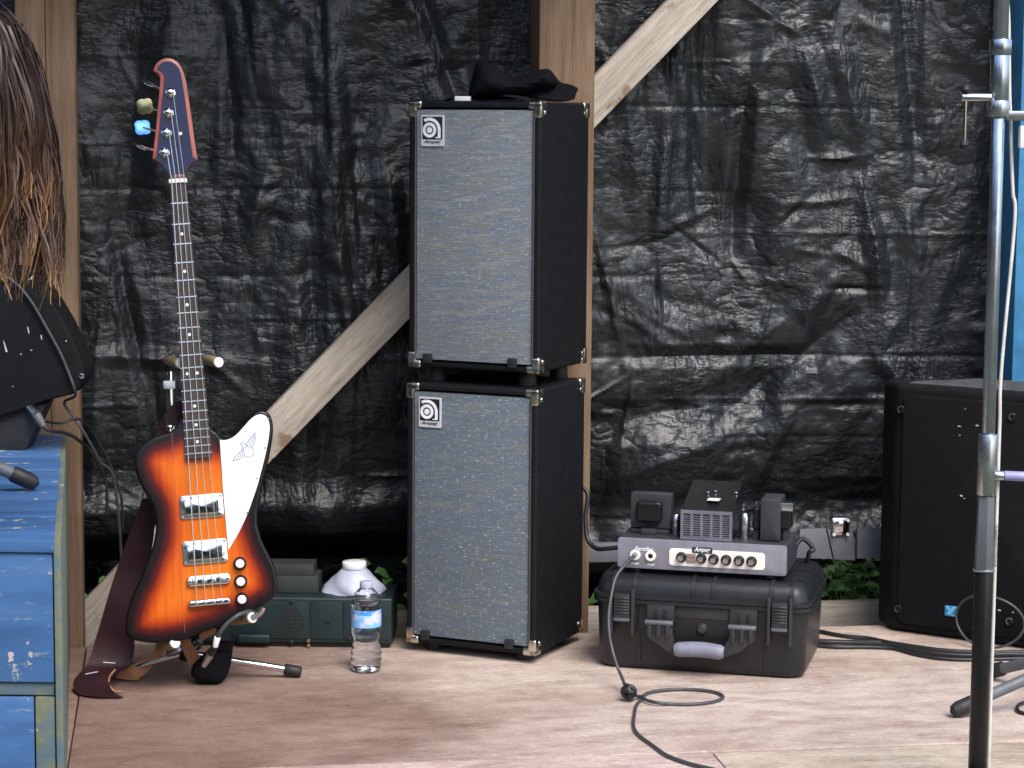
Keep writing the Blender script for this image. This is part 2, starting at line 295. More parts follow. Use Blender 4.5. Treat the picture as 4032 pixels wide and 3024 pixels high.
def tube(bm, pts, r, n=10, caps=True):
    pts = [Vector(p) for p in pts]; m = len(pts); rs = r if isinstance(r, (list, tuple)) else [r]*m; rings = []; u = None
    for i, p in enumerate(pts):
        d = (pts[min(i+1, m-1)]-pts[max(i-1, 0)])
        if d.length < 1e-9: d = Vector((0, 0, 1))
        d.normalize()
        if u is None: u, v = ring_frame(d)
        else: u = (u-d*u.dot(d)).normalized(); v = d.cross(u)
        rings.append([bm.verts.new(p+(u*math.cos(2*math.pi*k/n)+v*math.sin(2*math.pi*k/n))*rs[i]) for k in range(n)])
    for a, b in zip(rings, rings[1:]):
        for k in range(n): bm.faces.new((a[k], a[(k+1) % n], b[(k+1) % n], b[k]))
    if caps: bm.faces.new(rings[0][::-1]); bm.faces.new(rings[-1])
    return bm
def cyl(bm, p0, p1, r0, r1=None, n=16, bev=0):
    p0, p1 = Vector(p0), Vector(p1); r1 = r0 if r1 is None else r1
    if not bev: return tube(bm, [p0, p1], [r0, r1], n)
    d = (p1-p0).normalized()*bev
    return tube(bm, [p0, p0+d*.3, p0+d, p1-d, p1-d*.3, p1], [r0-bev, r0-bev*.3, r0, r1, r1-bev*.3, r1-bev], n)
def lathe(bm, prof, n=24, Mx=None):
    t = B(); rings = []
    for r, z in prof: rings.append([t.verts.new((r*math.cos(2*math.pi*k/n), r*math.sin(2*math.pi*k/n), z)) for k in range(n)] if r > 1e-6 else [t.verts.new((0, 0, z))])
    for a, b in zip(rings, rings[1:]):
        for k in range(n):
            k2 = (k+1) % n
            if len(a) == 1 and len(b) == 1: continue
            if len(a) == 1: t.faces.new((a[0], b[k2], b[k]))
            elif len(b) == 1: t.faces.new((a[k], a[k2], b[0]))
            else: t.faces.new((a[k], a[k2], b[k2], b[k]))
    return merge(bm, t, Mx)
def spline(pts, n=8):
    P = [Vector(p) for p in pts]; P = [P[0]*2-P[1]]+P+[P[-1]*2-P[-2]]; out = []
    for i in range(1, len(P)-2):
        for k in range(n):
            t = k/n; a, b, c, d = P[i-1:i+3]
            out.append(.5*((2*b)+(c-a)*t+(2*a-5*b+4*c-d)*t*t+(3*b-a-3*c+d)*t**3))
    out.append(P[-2]); return out
def spline2(pts, n=6, closed=False):
    P = [np.array(p, float) for p in pts]; P = [P[-1]]+P+[P[0], P[1]] if closed else [2*P[0]-P[1]]+P+[2*P[-1]-P[-2]]; out = []
    for i in range(1, len(P)-2):
        for k in range(n):
            t = k/n; a, b, c, d = P[i-1:i+3]; out.append(tuple(.5*((2*b)+(c-a)*t+(2*a-5*b+4*c-d)*t*t+(3*b-a-3*c+d)*t**3)))
    if not closed: out.append(tuple(P[-2]))
    return out
def rrect(w_, h_, r, n=4, c=(0, 0)):
    o = []
    for sx, sy, a0 in ((1, 1, 0), (-1, 1, 90), (-1, -1, 180), (1, -1, 270)):
        for k in range(n+1):
            a = math.radians(a0+90*k/n); o.append((c[0]+sx*(w_/2-r)+r*math.cos(a), c[1]+sy*(h_/2-r)+r*math.sin(a)))
    return o
def prism(bm, poly, y0, y1, bev=0, seg=2, Mx=None):
    """extrude an (x, z) outline from y0 to y1"""
    t = B(); a = [t.verts.new((x, y0, z)) for x, z in poly]; b = [t.verts.new((x, y1, z)) for x, z in poly]; n = len(poly)
    t.faces.new(a); t.faces.new(b[::-1])
    for k in range(n): t.faces.new((a[k], a[(k+1) % n], b[(k+1) % n], b[k]))
    bmesh.ops.recalc_face_normals(t, faces=t.faces)
    if bev:
        t.edges.ensure_lookup_table(); es = [e for e in t.edges if abs(e.verts[0].co.y-e.verts[1].co.y) < 1e-7]
        bmesh.ops.bevel(t, geom=es, offset=bev, segments=seg, profile=.55, affect='EDGES', clamp_overlap=True)
    return merge(bm, t, Mx)
def seg_dist(px, py, poly):
    d = np.full(px.shape, 1e9)
    for (x0, y0), (x1, y1) in zip(poly, poly[1:]+poly[:1]):
        dx, dy = x1-x0, y1-y0; L2 = dx*dx+dy*dy+1e-12; t = np.clip(((px-x0)*dx+(py-y0)*dy)/L2, 0, 1); d = np.minimum(d, np.hypot(px-x0-t*dx, py-y0-t*dy))
    return d
def inside(px, py, poly):
    r = np.zeros(px.shape, bool)
    for (x0, y0), (x1, y1) in zip(poly, poly[1:]+poly[:1]):
        c = ((y0 > py) != (y1 > py)); xx = x0+(py-y0)*(x1-x0)/((y1-y0) if abs(y1-y0) > 1e-12 else 1e-12); r ^= c & (px < xx)
    return r
def cdt_fill(poly, step, rows=()):
    a = np.array(poly); gx, gy = np.meshgrid(np.arange(a[:, 0].min(), a[:, 0].max(), step), np.arange(a[:, 1].min(), a[:, 1].max(), step)); gx = gx.ravel()+.0003; gy = gy.ravel()+.0002
    ok = inside(gx, gy, poly); gx, gy = gx[ok], gy[ok]; ok = seg_dist(gx, gy, poly) > step*.45; gx, gy = gx[ok], gy[ok]
    for r in rows:                           # rows of points parallel to the outline
        tn = np.roll(a, -1, 0)-np.roll(a, 1, 0); tn /= np.linalg.norm(tn, axis=1)[:, None]+1e-12; nr = np.stack([-tn[:, 1], tn[:, 0]], 1)
        for sg_ in (1, -1):
            P = a+nr*r*sg_; k = inside(P[:, 0], P[:, 1], poly); P = P[k]; P = P[seg_dist(P[:, 0], P[:, 1], poly) > r*.97]
            if len(P): gx = np.append(gx[:], P[:, 0]); gy = np.append(gy[:], P[:, 1])
    if rows:
        d_ = seg_dist(gx, gy, poly); k = (d_ > rows[-1]+step*.4) | np.isclose(d_[:, None], np.array(rows)[None], rtol=.035).any(1); gx, gy = gx[k], gy[k]
    n = len(poly); pts = [Vector(p) for p in poly]+[Vector((x, y)) for x, y in zip(gx, gy)]
    v, e, f, *_ = delaunay_2d_cdt(pts, [(i, (i+1) % n) for i in range(n)], [list(range(n))], 1, 1e-6)
    return [(p.x, p.y) for p in v], f
def puff(bm, poly, half, step=.012, front=1.0, back=1.0, soft=.05, jit=0.0):
    """pillow: an (x, z) outline swollen towards -y and +y"""
    v, f = cdt_fill(poly, step); a = np.array(v); d = seg_dist(a[:, 0], a[:, 1], poly); h = half*np.sqrt(np.clip(1-(1-np.clip(d/soft, 0, 1))**2, 0, 1))
    edge = d < 1e-6; t = B(); F_ = []; K = []
    for i, (x, z) in enumerate(v):
        j = random.uniform(-jit, jit)
        p = t.verts.new((x, -h[i]*front+(0 if edge[i] else j), z)); F_.append(p); K.append(p if edge[i] else t.verts.new((x, h[i]*back, z)))
    for fc in f:
        t.faces.new([F_[i] for i in fc])
        try: t.faces.new([K[i] for i in fc][::-1])
        except ValueError: pass
    return merge(bm, t)
def ribbon(pairs, thick):
    """a band through pairs of world points, given a thickness"""
    t = B(); n = len(pairs); N_ = []
    for i in range(n):
        a, b = pairs[i]; p = pairs[max(0, i-1)]; q_ = pairs[min(n-1, i+1)]; dirv = ((q_[0]+q_[1])-(p[0]+p[1])); nn = dirv.cross(b-a)
        N_.append(nn.normalized() if nn.length > 1e-9 else Vector((0, -1, 0)))
    R = [[t.verts.new(a+nn*thick/2), t.verts.new(b+nn*thick/2), t.verts.new(b-nn*thick/2), t.verts.new(a-nn*thick/2)] for (a, b), nn in zip(pairs, N_)]
    for a, b in zip(R, R[1:]):
        for k in range(4): t.faces.new((a[k], a[(k+1) % 4], b[(k+1) % 4], b[k]))
    t.faces.new(R[0][::-1]); t.faces.new(R[-1]); return t
def pairs_px(k, lst, n=5):
    A = spline([ondist(q(k, *a), d) for a, b, d in lst], n); C_ = spline([ondist(q(k, *b), d) for a, b, d in lst], n); return list(zip(A, C_))
def text_part(name, s, size, mat, parent, loc, shear=0.0, width=None, depth=.0004, bold=0.0):
    """lettering standing in the local x-z plane, facing -y, its left foot at loc"""
    cu = bpy.data.curves.new('t', 'FONT'); cu.body = s; cu.size = size; cu.shear = shear; cu.extrude = depth; cu.offset = bold; cu.resolution_u = 3
    o = bpy.data.objects.new('t', cu); COL.objects.link(o); dg = bpy.context.evaluated_depsgraph_get(); me = bpy.data.meshes.new_from_object(o.evaluated_get(dg)); bpy.data.objects.remove(o)
    a = np.empty(len(me.vertices)*3); me.vertices.foreach_get('co', a); a = a.reshape(-1, 3); sx = 1 if width is None else width/(a[:, 0].max()-a[:, 0].min())
    b = np.stack([(a[:, 0]-a[:, 0].min())*sx+loc[0], -a[:, 2]+loc[1], a[:, 1]*1.0+loc[2]], 1); me.vertices.foreach_set('co', b.ravel()); me.update(); me.materials.clear(); me.name = name
    return mesh_obj(name, me, mat, parent, 0)
def cable(name, pts, r, mat, label, n=8, sub=8, cat='cable'):
    bm = B(); tube(bm, spline(pts, sub), r, n); o = base_origin(part(name, bm, mat, None, 60)); return tag(o, label, cat)

# ================================================================== the place
YW = onz((2240, 2500), 0).y                    # front of the posts, the rear edge of the stage floor
GROUND = -.35
bm = B(); bmesh.ops.create_grid(bm, x_segments=60, y_segments=60, size=150)
for v in bm.verts: v.co.z = GROUND + random.uniform(-.02, .02)*(1 if abs(v.co.x) > 4 or abs(v.co.y) > 9 else 0)
structure(part('ground', bm, 'ground', None, 60), 'grass ground around and behind the stage')
# stage floor of plywood sheets
fl = bpy.data.objects.new('stage_floor', None); link(fl); structure(fl, 'worn plywood stage floor with open seams'); fl.location = (0, 4.4, 0)
XA = onz(q('A3', 455, 1500), 0).x; YS = onz(q('B8', 1400, 545), 0).y; XB = onz(q('B8', 705, 590), 0).x; g = .0028
def sheet(x0, x1, y0, y1, mat, dz=0.0):
    bm = B(); cx, cy = (x0+x1)/2, (y0+y1)/2; bx(bm, x0-cx+g/2, x1-cx-g/2, y0-cy+g/2, y1-cy-g/2, -.018+dz, dz, .0015, 1)
    o = part('plywood_sheet', bm, mat, fl); o.location = (cx, cy-4.4, 0)
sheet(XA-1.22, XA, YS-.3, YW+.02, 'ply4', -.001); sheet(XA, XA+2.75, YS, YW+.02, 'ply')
sheet(XA, XB, YS-.75, YS, 'ply3', -.001); sheet(XB, XB+1.6, YS-.75, YS, 'ply2', -.003); sheet(XA-1.22, XA, YS-.75, YS-.3, 'ply4', -.001)
bm = B()
for y in (YS-.7, YS-.2, YS+.4, YW-.1): bx(bm, XA-1.2, XA+2.9, y-.04, y+.04, -.14, -.0205)
for x in (XA-1.1, XA, XA+1.2, XA+2.8):
    for y in (YS-.7, YW-.1): bx(bm, x-.045, x+.045, y-.03, y+.03, GROUND-.02, -.141)
part('joist_frame', bm, 'sill', fl).location = (0, -4.4, 0)
# unseen roof above the frame, added to shape the light on the stage
bm = B(); bx(bm, -2.6, 1.25, YS-.1, YW+1.2, 2.55, 2.58)
for x in np.arange(-2.4, 1.3, .6): bx(bm, x-.02, x+.02, YS-.1, YW+1.2, 2.41, 2.549)
o = part('unseen_shade_roof', bm, 'roofwood'); structure(o, 'unseen boarded roof on rafters, added over the stage to shape the light')

# ------------------------------------------------------------------ tarpaulin
def vnoise(x, z, seed, lin=False):
    rs = np.random.RandomState(seed); T = rs.uniform(-1, 1, (64, 64)); i = np.floor(x).astype(int); j = np.floor(z).astype(int); fx, fz = x-i, z-j
    v = lambda a, b: T[(i+a) % 64, (j+b) % 64]
    if lin:   # linear over triangles: flat facets with straight creases
        return np.where(fx > fz, v(0, 0)*(1-fx)+v(1, 0)*(fx-fz)+v(1, 1)*fz, v(0, 0)*(1-fz)+v(0, 1)*(fz-fx)+v(1, 1)*fx)
    fx = fx*fx*(3-2*fx); fz = fz*fz*(3-2*fz)
    return (v(0, 0)*(1-fx)+v(1, 0)*fx)*(1-fz)+(v(0, 1)*(1-fx)+v(1, 1)*fx)*fz
def ridge(x, z, p0, p1, wd, h):
    dx, dz = p1[0]-p0[0], p1[1]-p0[1]; L = math.hypot(dx, dz); t = np.clip(((x-p0[0])*dx+(z-p0[1])*dz)/L**2, 0, 1); d = np.hypot(x-p0[0]-t*dx, z-p0[1]-t*dz)
    return h*np.maximum(0, 1-d/wd)*np.sin(np.pi*np.clip(t, .08, .92))
TY = YW+.215
xs = np.arange(-2.1, 2.5, .0052); zs = np.arange(GROUND, 2.4, .0052); X, Z = np.meshgrid(xs, zs)
wx = X+.10*vnoise(X*3, Z*3, 1)+.04*vnoise(X*9, Z*9, 2); wz = Z+.10*vnoise(X*3+9, Z*3, 3)+.04*vnoise(X*9, Z*9+5, 4)
def rot(a): c, s = math.cos(a), math.sin(a); return wx*c+wz*s, -wx*s+wz*c
mask = .55+.45*vnoise(X*2.3, Z*2.3, 11); mask2 = np.clip(.5+.9*vnoise(X*3.1+4, Z*3.7, 12), .12, 1.2)
H_ = .030*vnoise(X*1.6, Z*1.1, 5)+.026*vnoise(wx*6.5, wz*1.0, 6)*(.35+mask)+.010*vnoise(wx*15, wz*1.6, 7)
for k, (sc, am, ang, an) in enumerate(((4.5, .009, .4, 1.0), (9, .0065, 1.3, 1.2), (15, .0042, .2, 1.5), (27, .0027, 2.0, 1.25), (48, .0015, .9, 1.7))):
    a, b = rot(ang); H_ += am*vnoise(a*sc, b*sc*an, 20+k, True)*(mask2 if k > 1 else 1)
for k in range(26):                                  # packing creases across
    zz = -.3+.105*k+.006*vnoise(X*2, Z*0+k, 40+k); d = np.abs(Z-zz); amp = np.clip(.5+1.2*vnoise(X*2.2+k*3.7, Z*0+k, 70+k), 0, 1); H_ += (.0040 if k % 2 else -.0040)*amp*np.maximum(0, 1-d/.009)
for k in range(9):                                   # and up and down
    xx = -1.9+.47*k+.008*vnoise(Z*2, X*0+k, 90+k); d = np.abs(X-xx); amp = np.clip(.5+1.2*vnoise(Z*2.0+k*2.7, X*0+k, 100+k), 0, 1); H_ += .005*amp*np.maximum(0, 1-d/.013)
rs = np.random.RandomState(3)
for k in range(130):
    x0, z0 = rs.uniform(-1.5, 1.9), rs.uniform(.1, 1.8); a = rs.choice([0, 0, .2, -.25, 1.2, 1.5, 1.8, .7, -.7])+rs.normal(0, .15); L = rs.uniform(.05, .3)
    H_ += ridge(X, Z, (x0, z0), (x0+L*math.cos(a), z0+L*math.sin(a)), rs.uniform(.008, .022), rs.uniform(.004, .012)*rs.choice([-1, 1]))
for k in range(46):
    x0, z0 = rs.uniform(-1.5, 1.9), rs.uniform(.5, 1.9); a = -1.57+rs.normal(0, .16); L = rs.uniform(.25, .9)
    H_ += ridge(X, Z, (x0, z0), (x0+L*math.cos(a), z0+L*math.sin(a)), rs.uniform(.015, .05), rs.uniform(.008, .022)*rs.choice([-1, 1]))
def tl(k, x, y): p = ony(q(k, x, y), TY); return (p.x, p.z)
for a, b, wd, h in (((1900, 640), (1480, 985), .10, .05), ((1290, 920), (1560, 880), .07, .03), ((1500, 0), (1515, 560), .025, .022), ((1625, 50), (1590, 640), .03, .025), ((1790, 20), (1880, 380), .05, -.03), ((1720, 60), (1800, 330), .05, -.03),
                    ((1870, 400), (1915, 700), .035, -.03), ((700, 60), (745, 720), .05, -.035), ((830, 330), (865, 640), .04, -.03), ((360, 0), (330, 480), .06, -.03), ((540, 0), (560, 250), .04, -.025), ((600, 290), (520, 560), .05, -.025), ((1310, 1050), (1620, 930), .12, -.05), ((180, 770), (560, 790), .03, -.02), ((1290, 775), (1800, 770), .03, .022)):
    H_ += ridge(X, Z, tl('D', *a), tl('D', *b), wd, h)
hem = np.where(X < onz((2240, 2500), 0).x, .235, .10)+.03*vnoise(X*5, X*0, 31); back = np.clip((hem-Z)/.14, 0, 1); back = back*back*(3-2*back)
Yt = TY+.02+H_*np.where(back > .5, .5, 1)-.04*np.exp(-((Z-hem-.05)/.05)**2)+.34*back
lo = np.clip((.66-Z)/.40, 0, 1); Yt = Yt+.085*lo*lo*(1+.35*vnoise(X*2.5, Z*2, 33))
Yt = np.maximum(Yt, YW+.185)
n_z, n_x = X.shape; co = np.stack([X, Yt, Z], -1).reshape(-1, 3); ii = np.arange(n_z*n_x).reshape(n_z, n_x)
fc = np.stack([ii[:-1, :-1], ii[:-1, 1:], ii[1:, 1:], ii[1:, :-1]], -1).reshape(-1, 4)
me = bpy.data.meshes.new('tarpaulin'); me.vertices.add(len(co)); me.vertices.foreach_set('co', co.ravel()); me.loops.add(fc.size); me.loops.foreach_set('vertex_index', fc.ravel().astype(np.int32))
me.polygons.add(len(fc)); me.polygons.foreach_set('loop_start', np.arange(0, fc.size, 4, dtype=np.int32)); me.update(calc_edges=True); me.validate()
tag(base_origin(mesh_obj('tarpaulin', me, 'tarp', None, 50)), 'crumpled black plastic tarpaulin hung as the back wall of the stage', 'tarpaulin')

# ------------------------------------------------------------------ timber
def on_wall(k, x, y, Y): return ony(q(k, x, y), Y)
def post(name, label, x0, x1, planks, mat, z1=2.4, dep=.14):
    t = thing(name, label, 'post', Matrix.Translation(((x0+x1)/2, YW+.022, 0))); hw = (x1-x0)/2; e = [-hw]+[c-(x0+x1)/2 for c in planks]+[hw]
    for k, (a, b) in enumerate(zip(e, e[1:])):
        bm = B(); bx(bm, a+.0006, b-.0006, 0+.002*(k % 2), dep, GROUND, z1, .003, 2); o = part('plank', bm, mat, t); o.data.update()
        for v in o.data.vertices: v.co.z -= GROUND
        o.location.z = GROUND
    return t
x0 = on_wall('D', 38, 500, YW).x; x1 = on_wall('D', 167, 500, YW).x; xm = on_wall('D', 103, 500, YW).x
post('wooden_post', 'brown timber post of two planks behind the long brown hair', x0, x1, [xm], 'post')
xc0 = on_wall('D', 1168, 100, YW).x; xc1 = on_wall('D', 1288, 250, YW).x
post('wooden_post', 'brown timber post behind the stacked speaker cabinets', xc0, xc1, [], 'post')
xb = on_wall('F', 4016, 900, YW).x
post('wooden_post', 'bright blue painted post at the right edge behind the black speaker', xb, xb+.14, [], 'bluepost')
pa, pb = on_wall('D', 205, 1330, YW+.17), on_wall('D', 1395, 105, YW+.17); d = (pb-pa); L = d.length; ang = math.atan2(d.z, d.x)
bm = B(); bx(bm, -.10, L+.75, -.019, .019, -.0445, .0445, .003, 2); o = part('diagonal_brace', bm, 'brace')
o.matrix_world = Matrix.Translation((pa.x, YW+.182, pa.z)) @ Matrix.Rotation(-ang, 4, 'Y'); tag(o, 'weathered pale plank running diagonally behind the speaker cabinets', 'brace')
bm = B(); bx(bm, XA-1.2, XA+2.9, YW+.165, YW+.225, -.06, .022, .004); o = base_origin(part('sill_plank', bm, 'sill')); tag(o, 'pale plank lying along the rear edge of the stage floor', 'plank')
# grey rail behind the amplifier
RY = YW+.17; ra = ony(q('B4', 118, 560), RY); rb_ = ony(q('B4', 118, 648), RY)
t = thing('guard_rail', 'grey galvanised rail with slanted plates behind the amplifier', 'rail', Matrix.Translation((ra.x, RY, 0)))
re_ = ony(q('B4', 2130, 600), RY).x-ra.x
bm = B(); bx(bm, -.1, xb-ra.x+.02, 0, .03, rb_.z, ra.z+.015, .004); part('rail_bar', bm, 'railgrey', t)
for poly in (((1590, 415), (1770, 405), (1818, 620), (1560, 615)), ((1778, 412), (1960, 425), (1976, 632), (1826, 624)), ((1988, 408), (2160, 404), (2160, 615), (1984, 618))):
    pl = [ony(q('B4', *p), RY-.012) for p in poly]; bm = B(); prism(bm, [(p.x-ra.x, p.z) for p in pl], -.018, -.0015, .004); part('rail_plate', bm, 'railgrey', t)
c = ony(q('B4', 1880, 403), RY-.03); cw = (ony(q('B4', 1948, 403), RY-.03).x-ony(q('B4', 1815, 403), RY-.03).x)
t = thing('small_lamp', 'small square chrome lamp standing on the grey rail beside the black speaker', 'lamp', Matrix.Translation((c.x, RY-.01, ra.z)))
bm = B(); box(bm, (0, 0, c.z-ra.z), (cw, .03, cw), .008, 3); part('housing', bm, 'dullchrome', t)
bm = B(); box(bm, (0, -.017, c.z-ra.z), (cw*.72, .006, cw*.72), .004, 2); part('lens', bm, 'chrome', t)
for sx in (-1, 1):
    for sz in (-1, 1): bm = B(); cyl(bm, (sx*cw*.36, -.015, c.z-ra.z+sz*cw*.36), (sx*cw*.36, -.021, c.z-ra.z+sz*cw*.36), .004, n=8); part('screw', bm, 'white', t)
bm = B(); box(bm, (0, .004, (c.z-ra.z-cw/2)/2+.004), (.012, .01, max(.01, c.z-ra.z-cw/2+.008)), .001); part('foot', bm, 'dullchrome', t)

# ------------------------------------------------------------------ blue platform on the left
PZ = .509; pr = onz(q('D', 146, 925), PZ); pf = onz(q('D', 133, 1165), PZ); PL = 1.5
fdir = Vector((math.sin(YAW), math.cos(YAW), 0)); hp = math.atan2((pr-pf).x, (pr-pf).y); PD = min((pr-pf).length, (YW-.02-pf.y)/math.cos(hp))
t = thing('platform', 'worn blue painted wooden platform under the black monitor', 'platform', frame((pf.x, pf.y, 0), hp))
skew = math.tan(math.radians(2.0)-(hp-YAW))        # the front runs square to the viewer, a little off the sides
def yfr(x): return -x*math.tan(YAW-hp+math.radians(2.5))*-1
def slab(name, x0, x1, y0, y1, za, zb, mat, bev=.003):
    """a board whose front and back follow the slanted front line"""
    bm = B(); box(bm, ((x0+x1)/2, (y0+y1)/2, (za+zb)/2), (x1-x0, y1-y0, zb-za), bev, 2)
    for v in bm.verts: v.co.y += v.co.x*SK
    return part(name, bm, mat, t)
SK = -math.tan((YAW-hp)+math.radians(1.5))
ny = 7; dy = (PD-.05)/ny
for k in range(ny): slab('top_plank', -PL, -.012, .05+k*dy, .05+(k+1)*dy-.004, PZ-.022, PZ-random.uniform(0, .002), 'blue')
slab('nosing', -PL, -.012, -.004, .046, PZ-.024, PZ, 'blue', .004)
zf = lambda y: hit(q('D', 60, y), t.matrix_world, 1, 0).z
z1, z2 = zf(1480), zf(1510); xt = hit(q('D', 77, 1600), t.matrix_world, 1, 0).x
slab('front_board', -PL, -.016, .002, .022, z1+.001, PZ-.0255, 'blue'); slab('batten', -PL, -.016, .009, .030, z2+.001, z1-.001, 'moss')
slab('front_board', -PL, xt-.002, .006, .026, .003, z2-.002, 'blue'); slab('corner_trim', xt, -.016, .003, .03, .002, z2-.001, 'moss')
bm = B(); bx(bm, -.0145, -.001, .0, PD, .002, PZ-.002, .004, 2); part('end_board', bm, 'moss', t)
for yy in (.35, .8, PD-.06): slab('rib', -PL+.02, -.017, yy, yy+.03, .003, PZ-.027, 'sill')
bm = B(); bx(bm, -PL-.02, -PL-.002, 0, PD, .002, PZ-.002, .004, 2)
for v in bm.verts: v.co.y += v.co.x*SK
part('end_board', bm, 'moss', t)

# ------------------------------------------------------------------ weeds behind the stage floor
def weed(label, base, n, h, spread, lw, seed, group='weeds behind the stage'):
    rnd = random.Random(seed); t = thing('weed', label, 'weed', Matrix.Translation(base), group); bs = B(); bl = B()
    for k in range(n):
        a = rnd.uniform(0, 6.28); hh = h*rnd.uniform(.6, 1); tip = Vector((math.cos(a)*spread*rnd.uniform(.2, 1), math.sin(a)*spread*.35, hh)); P = spline([(0, 0, 0), (tip.x*.3, tip.y*.3, hh*.55), tip], 5); tube(bs, P, [.0028, .0026, .0024, .0022, .002, .0018, .0016, .0014, .0012, .001, .0008], 5)
        for j in range(3, 11):
            for s in (-1, 1):
                p = P[j]; b_ = rnd.uniform(0, 6.28); d = Vector((math.cos(b_), math.sin(b_)*.6-.3, rnd.uniform(-.3, .6))).normalized(); l = lw*rnd.uniform(.7, 1.5); sd = d.cross(Vector((rnd.uniform(-.3, .3), -.6, 1))).normalized()*l*.34; up = Vector((0, 0, l*.12))
                v = [bl.verts.new(p+x) for x in (Vector(), d*l*.35+sd+up, d*l*.75+sd*.7+up, d*l-up, d*l*.75-sd*.7+up, d*l*.35-sd+up)]; m_ = bl.verts.new(p+d*l*.5)
                for i in range(6): bl.faces.new((v[i], v[(i+1) % 6], m_))
    part('stem', bs, 'stemyellow', t); part('foliage', bl, 'leafgreen', t)
gy = YW+.29
for k, (px, py, h, n, lw, lab) in enumerate(((862, 1330, .50, 9, .04, 'leafy green weed between the dark green case and the speaker cabinets'), (1275, 1325, .44, 5, .045, 'small green weed showing between the cabinets and the black hard case'),
        (1845, 1330, .50, 26, .034, 'bushy green weed between the black hard case and the right speaker'), (225, 1300, .44, 10, .028, 'shaded green weed behind the strap of the bass guitar'), (700, 1260, .42, 9, .028, 'shaded weed behind the dark green case'))):
    p = ony(q('D', px, py), gy); weed(lab, Vector((p.x, gy, GROUND)), n, h, .14, lw, 50+k)

# ------------------------------------------------------------------ unseen wood behind and left, added to block sky and darken reflections
rs = np.random.RandomState(9); n = 26000; az = np.radians(rs.uniform(162, 322, n)); bump_ = 2.2*np.sin(az*9)+1.6*np.sin(az*23+1); hgt = 7.6+.7*bump_; R_ = 21+rs.normal(0, 1.2, n)+1.5*np.sin(az*14); zz = GROUND+hgt*rs.uniform(0, 1, n)**.8
c = np.stack([R_*np.sin(az), R_*np.cos(az), zz], 1); u = rs.normal(0, 1, (n, 3)); u /= np.linalg.norm(u, axis=1)[:, None]; v = np.cross(u, rs.normal(0, 1, (n, 3))); v /= np.linalg.norm(v, axis=1)[:, None]; s_ = rs.uniform(.22, .42, (n, 1))
V = np.stack([c-u*s_, c+v*s_*.6, c+u*s_, c-v*s_*.6], 1).reshape(-1, 3); fc = np.arange(4*n, dtype=np.int32)
me = bpy.data.meshes.new('sky_blocking_wood'); me.vertices.add(4*n); me.vertices.foreach_set('co', V.ravel()); me.loops.add(4*n); me.loops.foreach_set('vertex_index', fc); me.polygons.add(n); me.polygons.foreach_set('loop_start', np.arange(0, 4*n, 4, dtype=np.int32)); me.update(calc_edges=True)
o = mesh_obj('sky_blocking_wood', me, 'woods', None, 0); tag(o, 'unseen leafy wood added behind the viewer to block sky and darken reflections', 'wood', None, 'stuff')

# ================================================================== speaker cabinets
def world_of(xc, yc):   # camera-heading coordinates to world
    return Vector((xc*math.cos(YAW)+yc*math.sin(YAW), -xc*math.sin(YAW)+yc*math.cos(YAW), 0))
CW, CD, CH = .33, .28, .61
def emblem(root, Mx, y, corners, plate_mat='platesilver'):
    """the badge: silver plate, black square, white round letter, script word below; corners are photo pixels tl, tr, br, bl"""
    P = [hit(p, Mx, 1, y) for p in corners]; xl = (P[0].x+P[3].x)/2; xr = (P[1].x+P[2].x)/2; zb = (P[2].z+P[3].z)/2; zt = (P[0].z+P[1].z)/2; W_, H2 = xr-xl, zt-zb
    bm = B(); prism(bm, rrect(W_, H2, .003, 3, ((xl+xr)/2, (zb+zt)/2)), y-.004, y-.0002, .0008, 1); pl = part('badge', bm, plate_mat, root)
    s = W_*.86; bc = ((xl+xr)/2, zt-W_*.5); bm = B(); prism(bm, rrect(s, s*1.02, .001, 2, bc), y-.0046, y-.0041); part('badge_field', bm, 'ink', pl)
    u = s/2; ex, ez = bc[0]-u*.28, bc[1]-u*.18; bm = B()
    def band(r0, r1, a0, a1, n, extra=()):
        A = [math.radians(a0+(a1-a0)*k/n) for k in range(n+1)]
        for a, b in zip(A, A[1:]): prism(bm, [(ex+r0*math.cos(a), ez+r0*math.sin(a)), (ex+r1*math.cos(a), ez+r1*math.sin(a)), (ex+r1*math.cos(b), ez+r1*math.sin(b)), (ex+r0*math.cos(b), ez+r0*math.sin(b))], y-.0052, y-.0047)
    prism(bm, [(ex+u*.27*math.cos(a*math.pi/10), ez+u*.27*math.sin(a*math.pi/10)) for a in range(20)], y-.0052, y-.0047)
    band(u*.40, u*.68, 0, 360, 32); band(u*.84, u*1.12, 0, 122, 16)
    prism(bm, [(ex+u*.84, ez), (ex+u*1.12, ez), (ex+u*1.12, ez-u*.72), (ex+u*.84, ez-u*.72)], y-.0052, y-.0047); prism(bm, [(ex+u*.60, ez-u*.72), (ex+u*1.12, ez-u*.72), (ex+u*1.12, ez-u*.62), (ex+u*.60, ez-u*.62)], y-.0053, y-.0048)
    part('badge_mark', bm, 'lettering', pl, 20)
    text_part('badge_script', 'Ampeg', H2*.15, 'ink', pl, (xl+W_*.12, y-.0044, zb+H2*.10), .35, W_*.74, .0003, .0002)
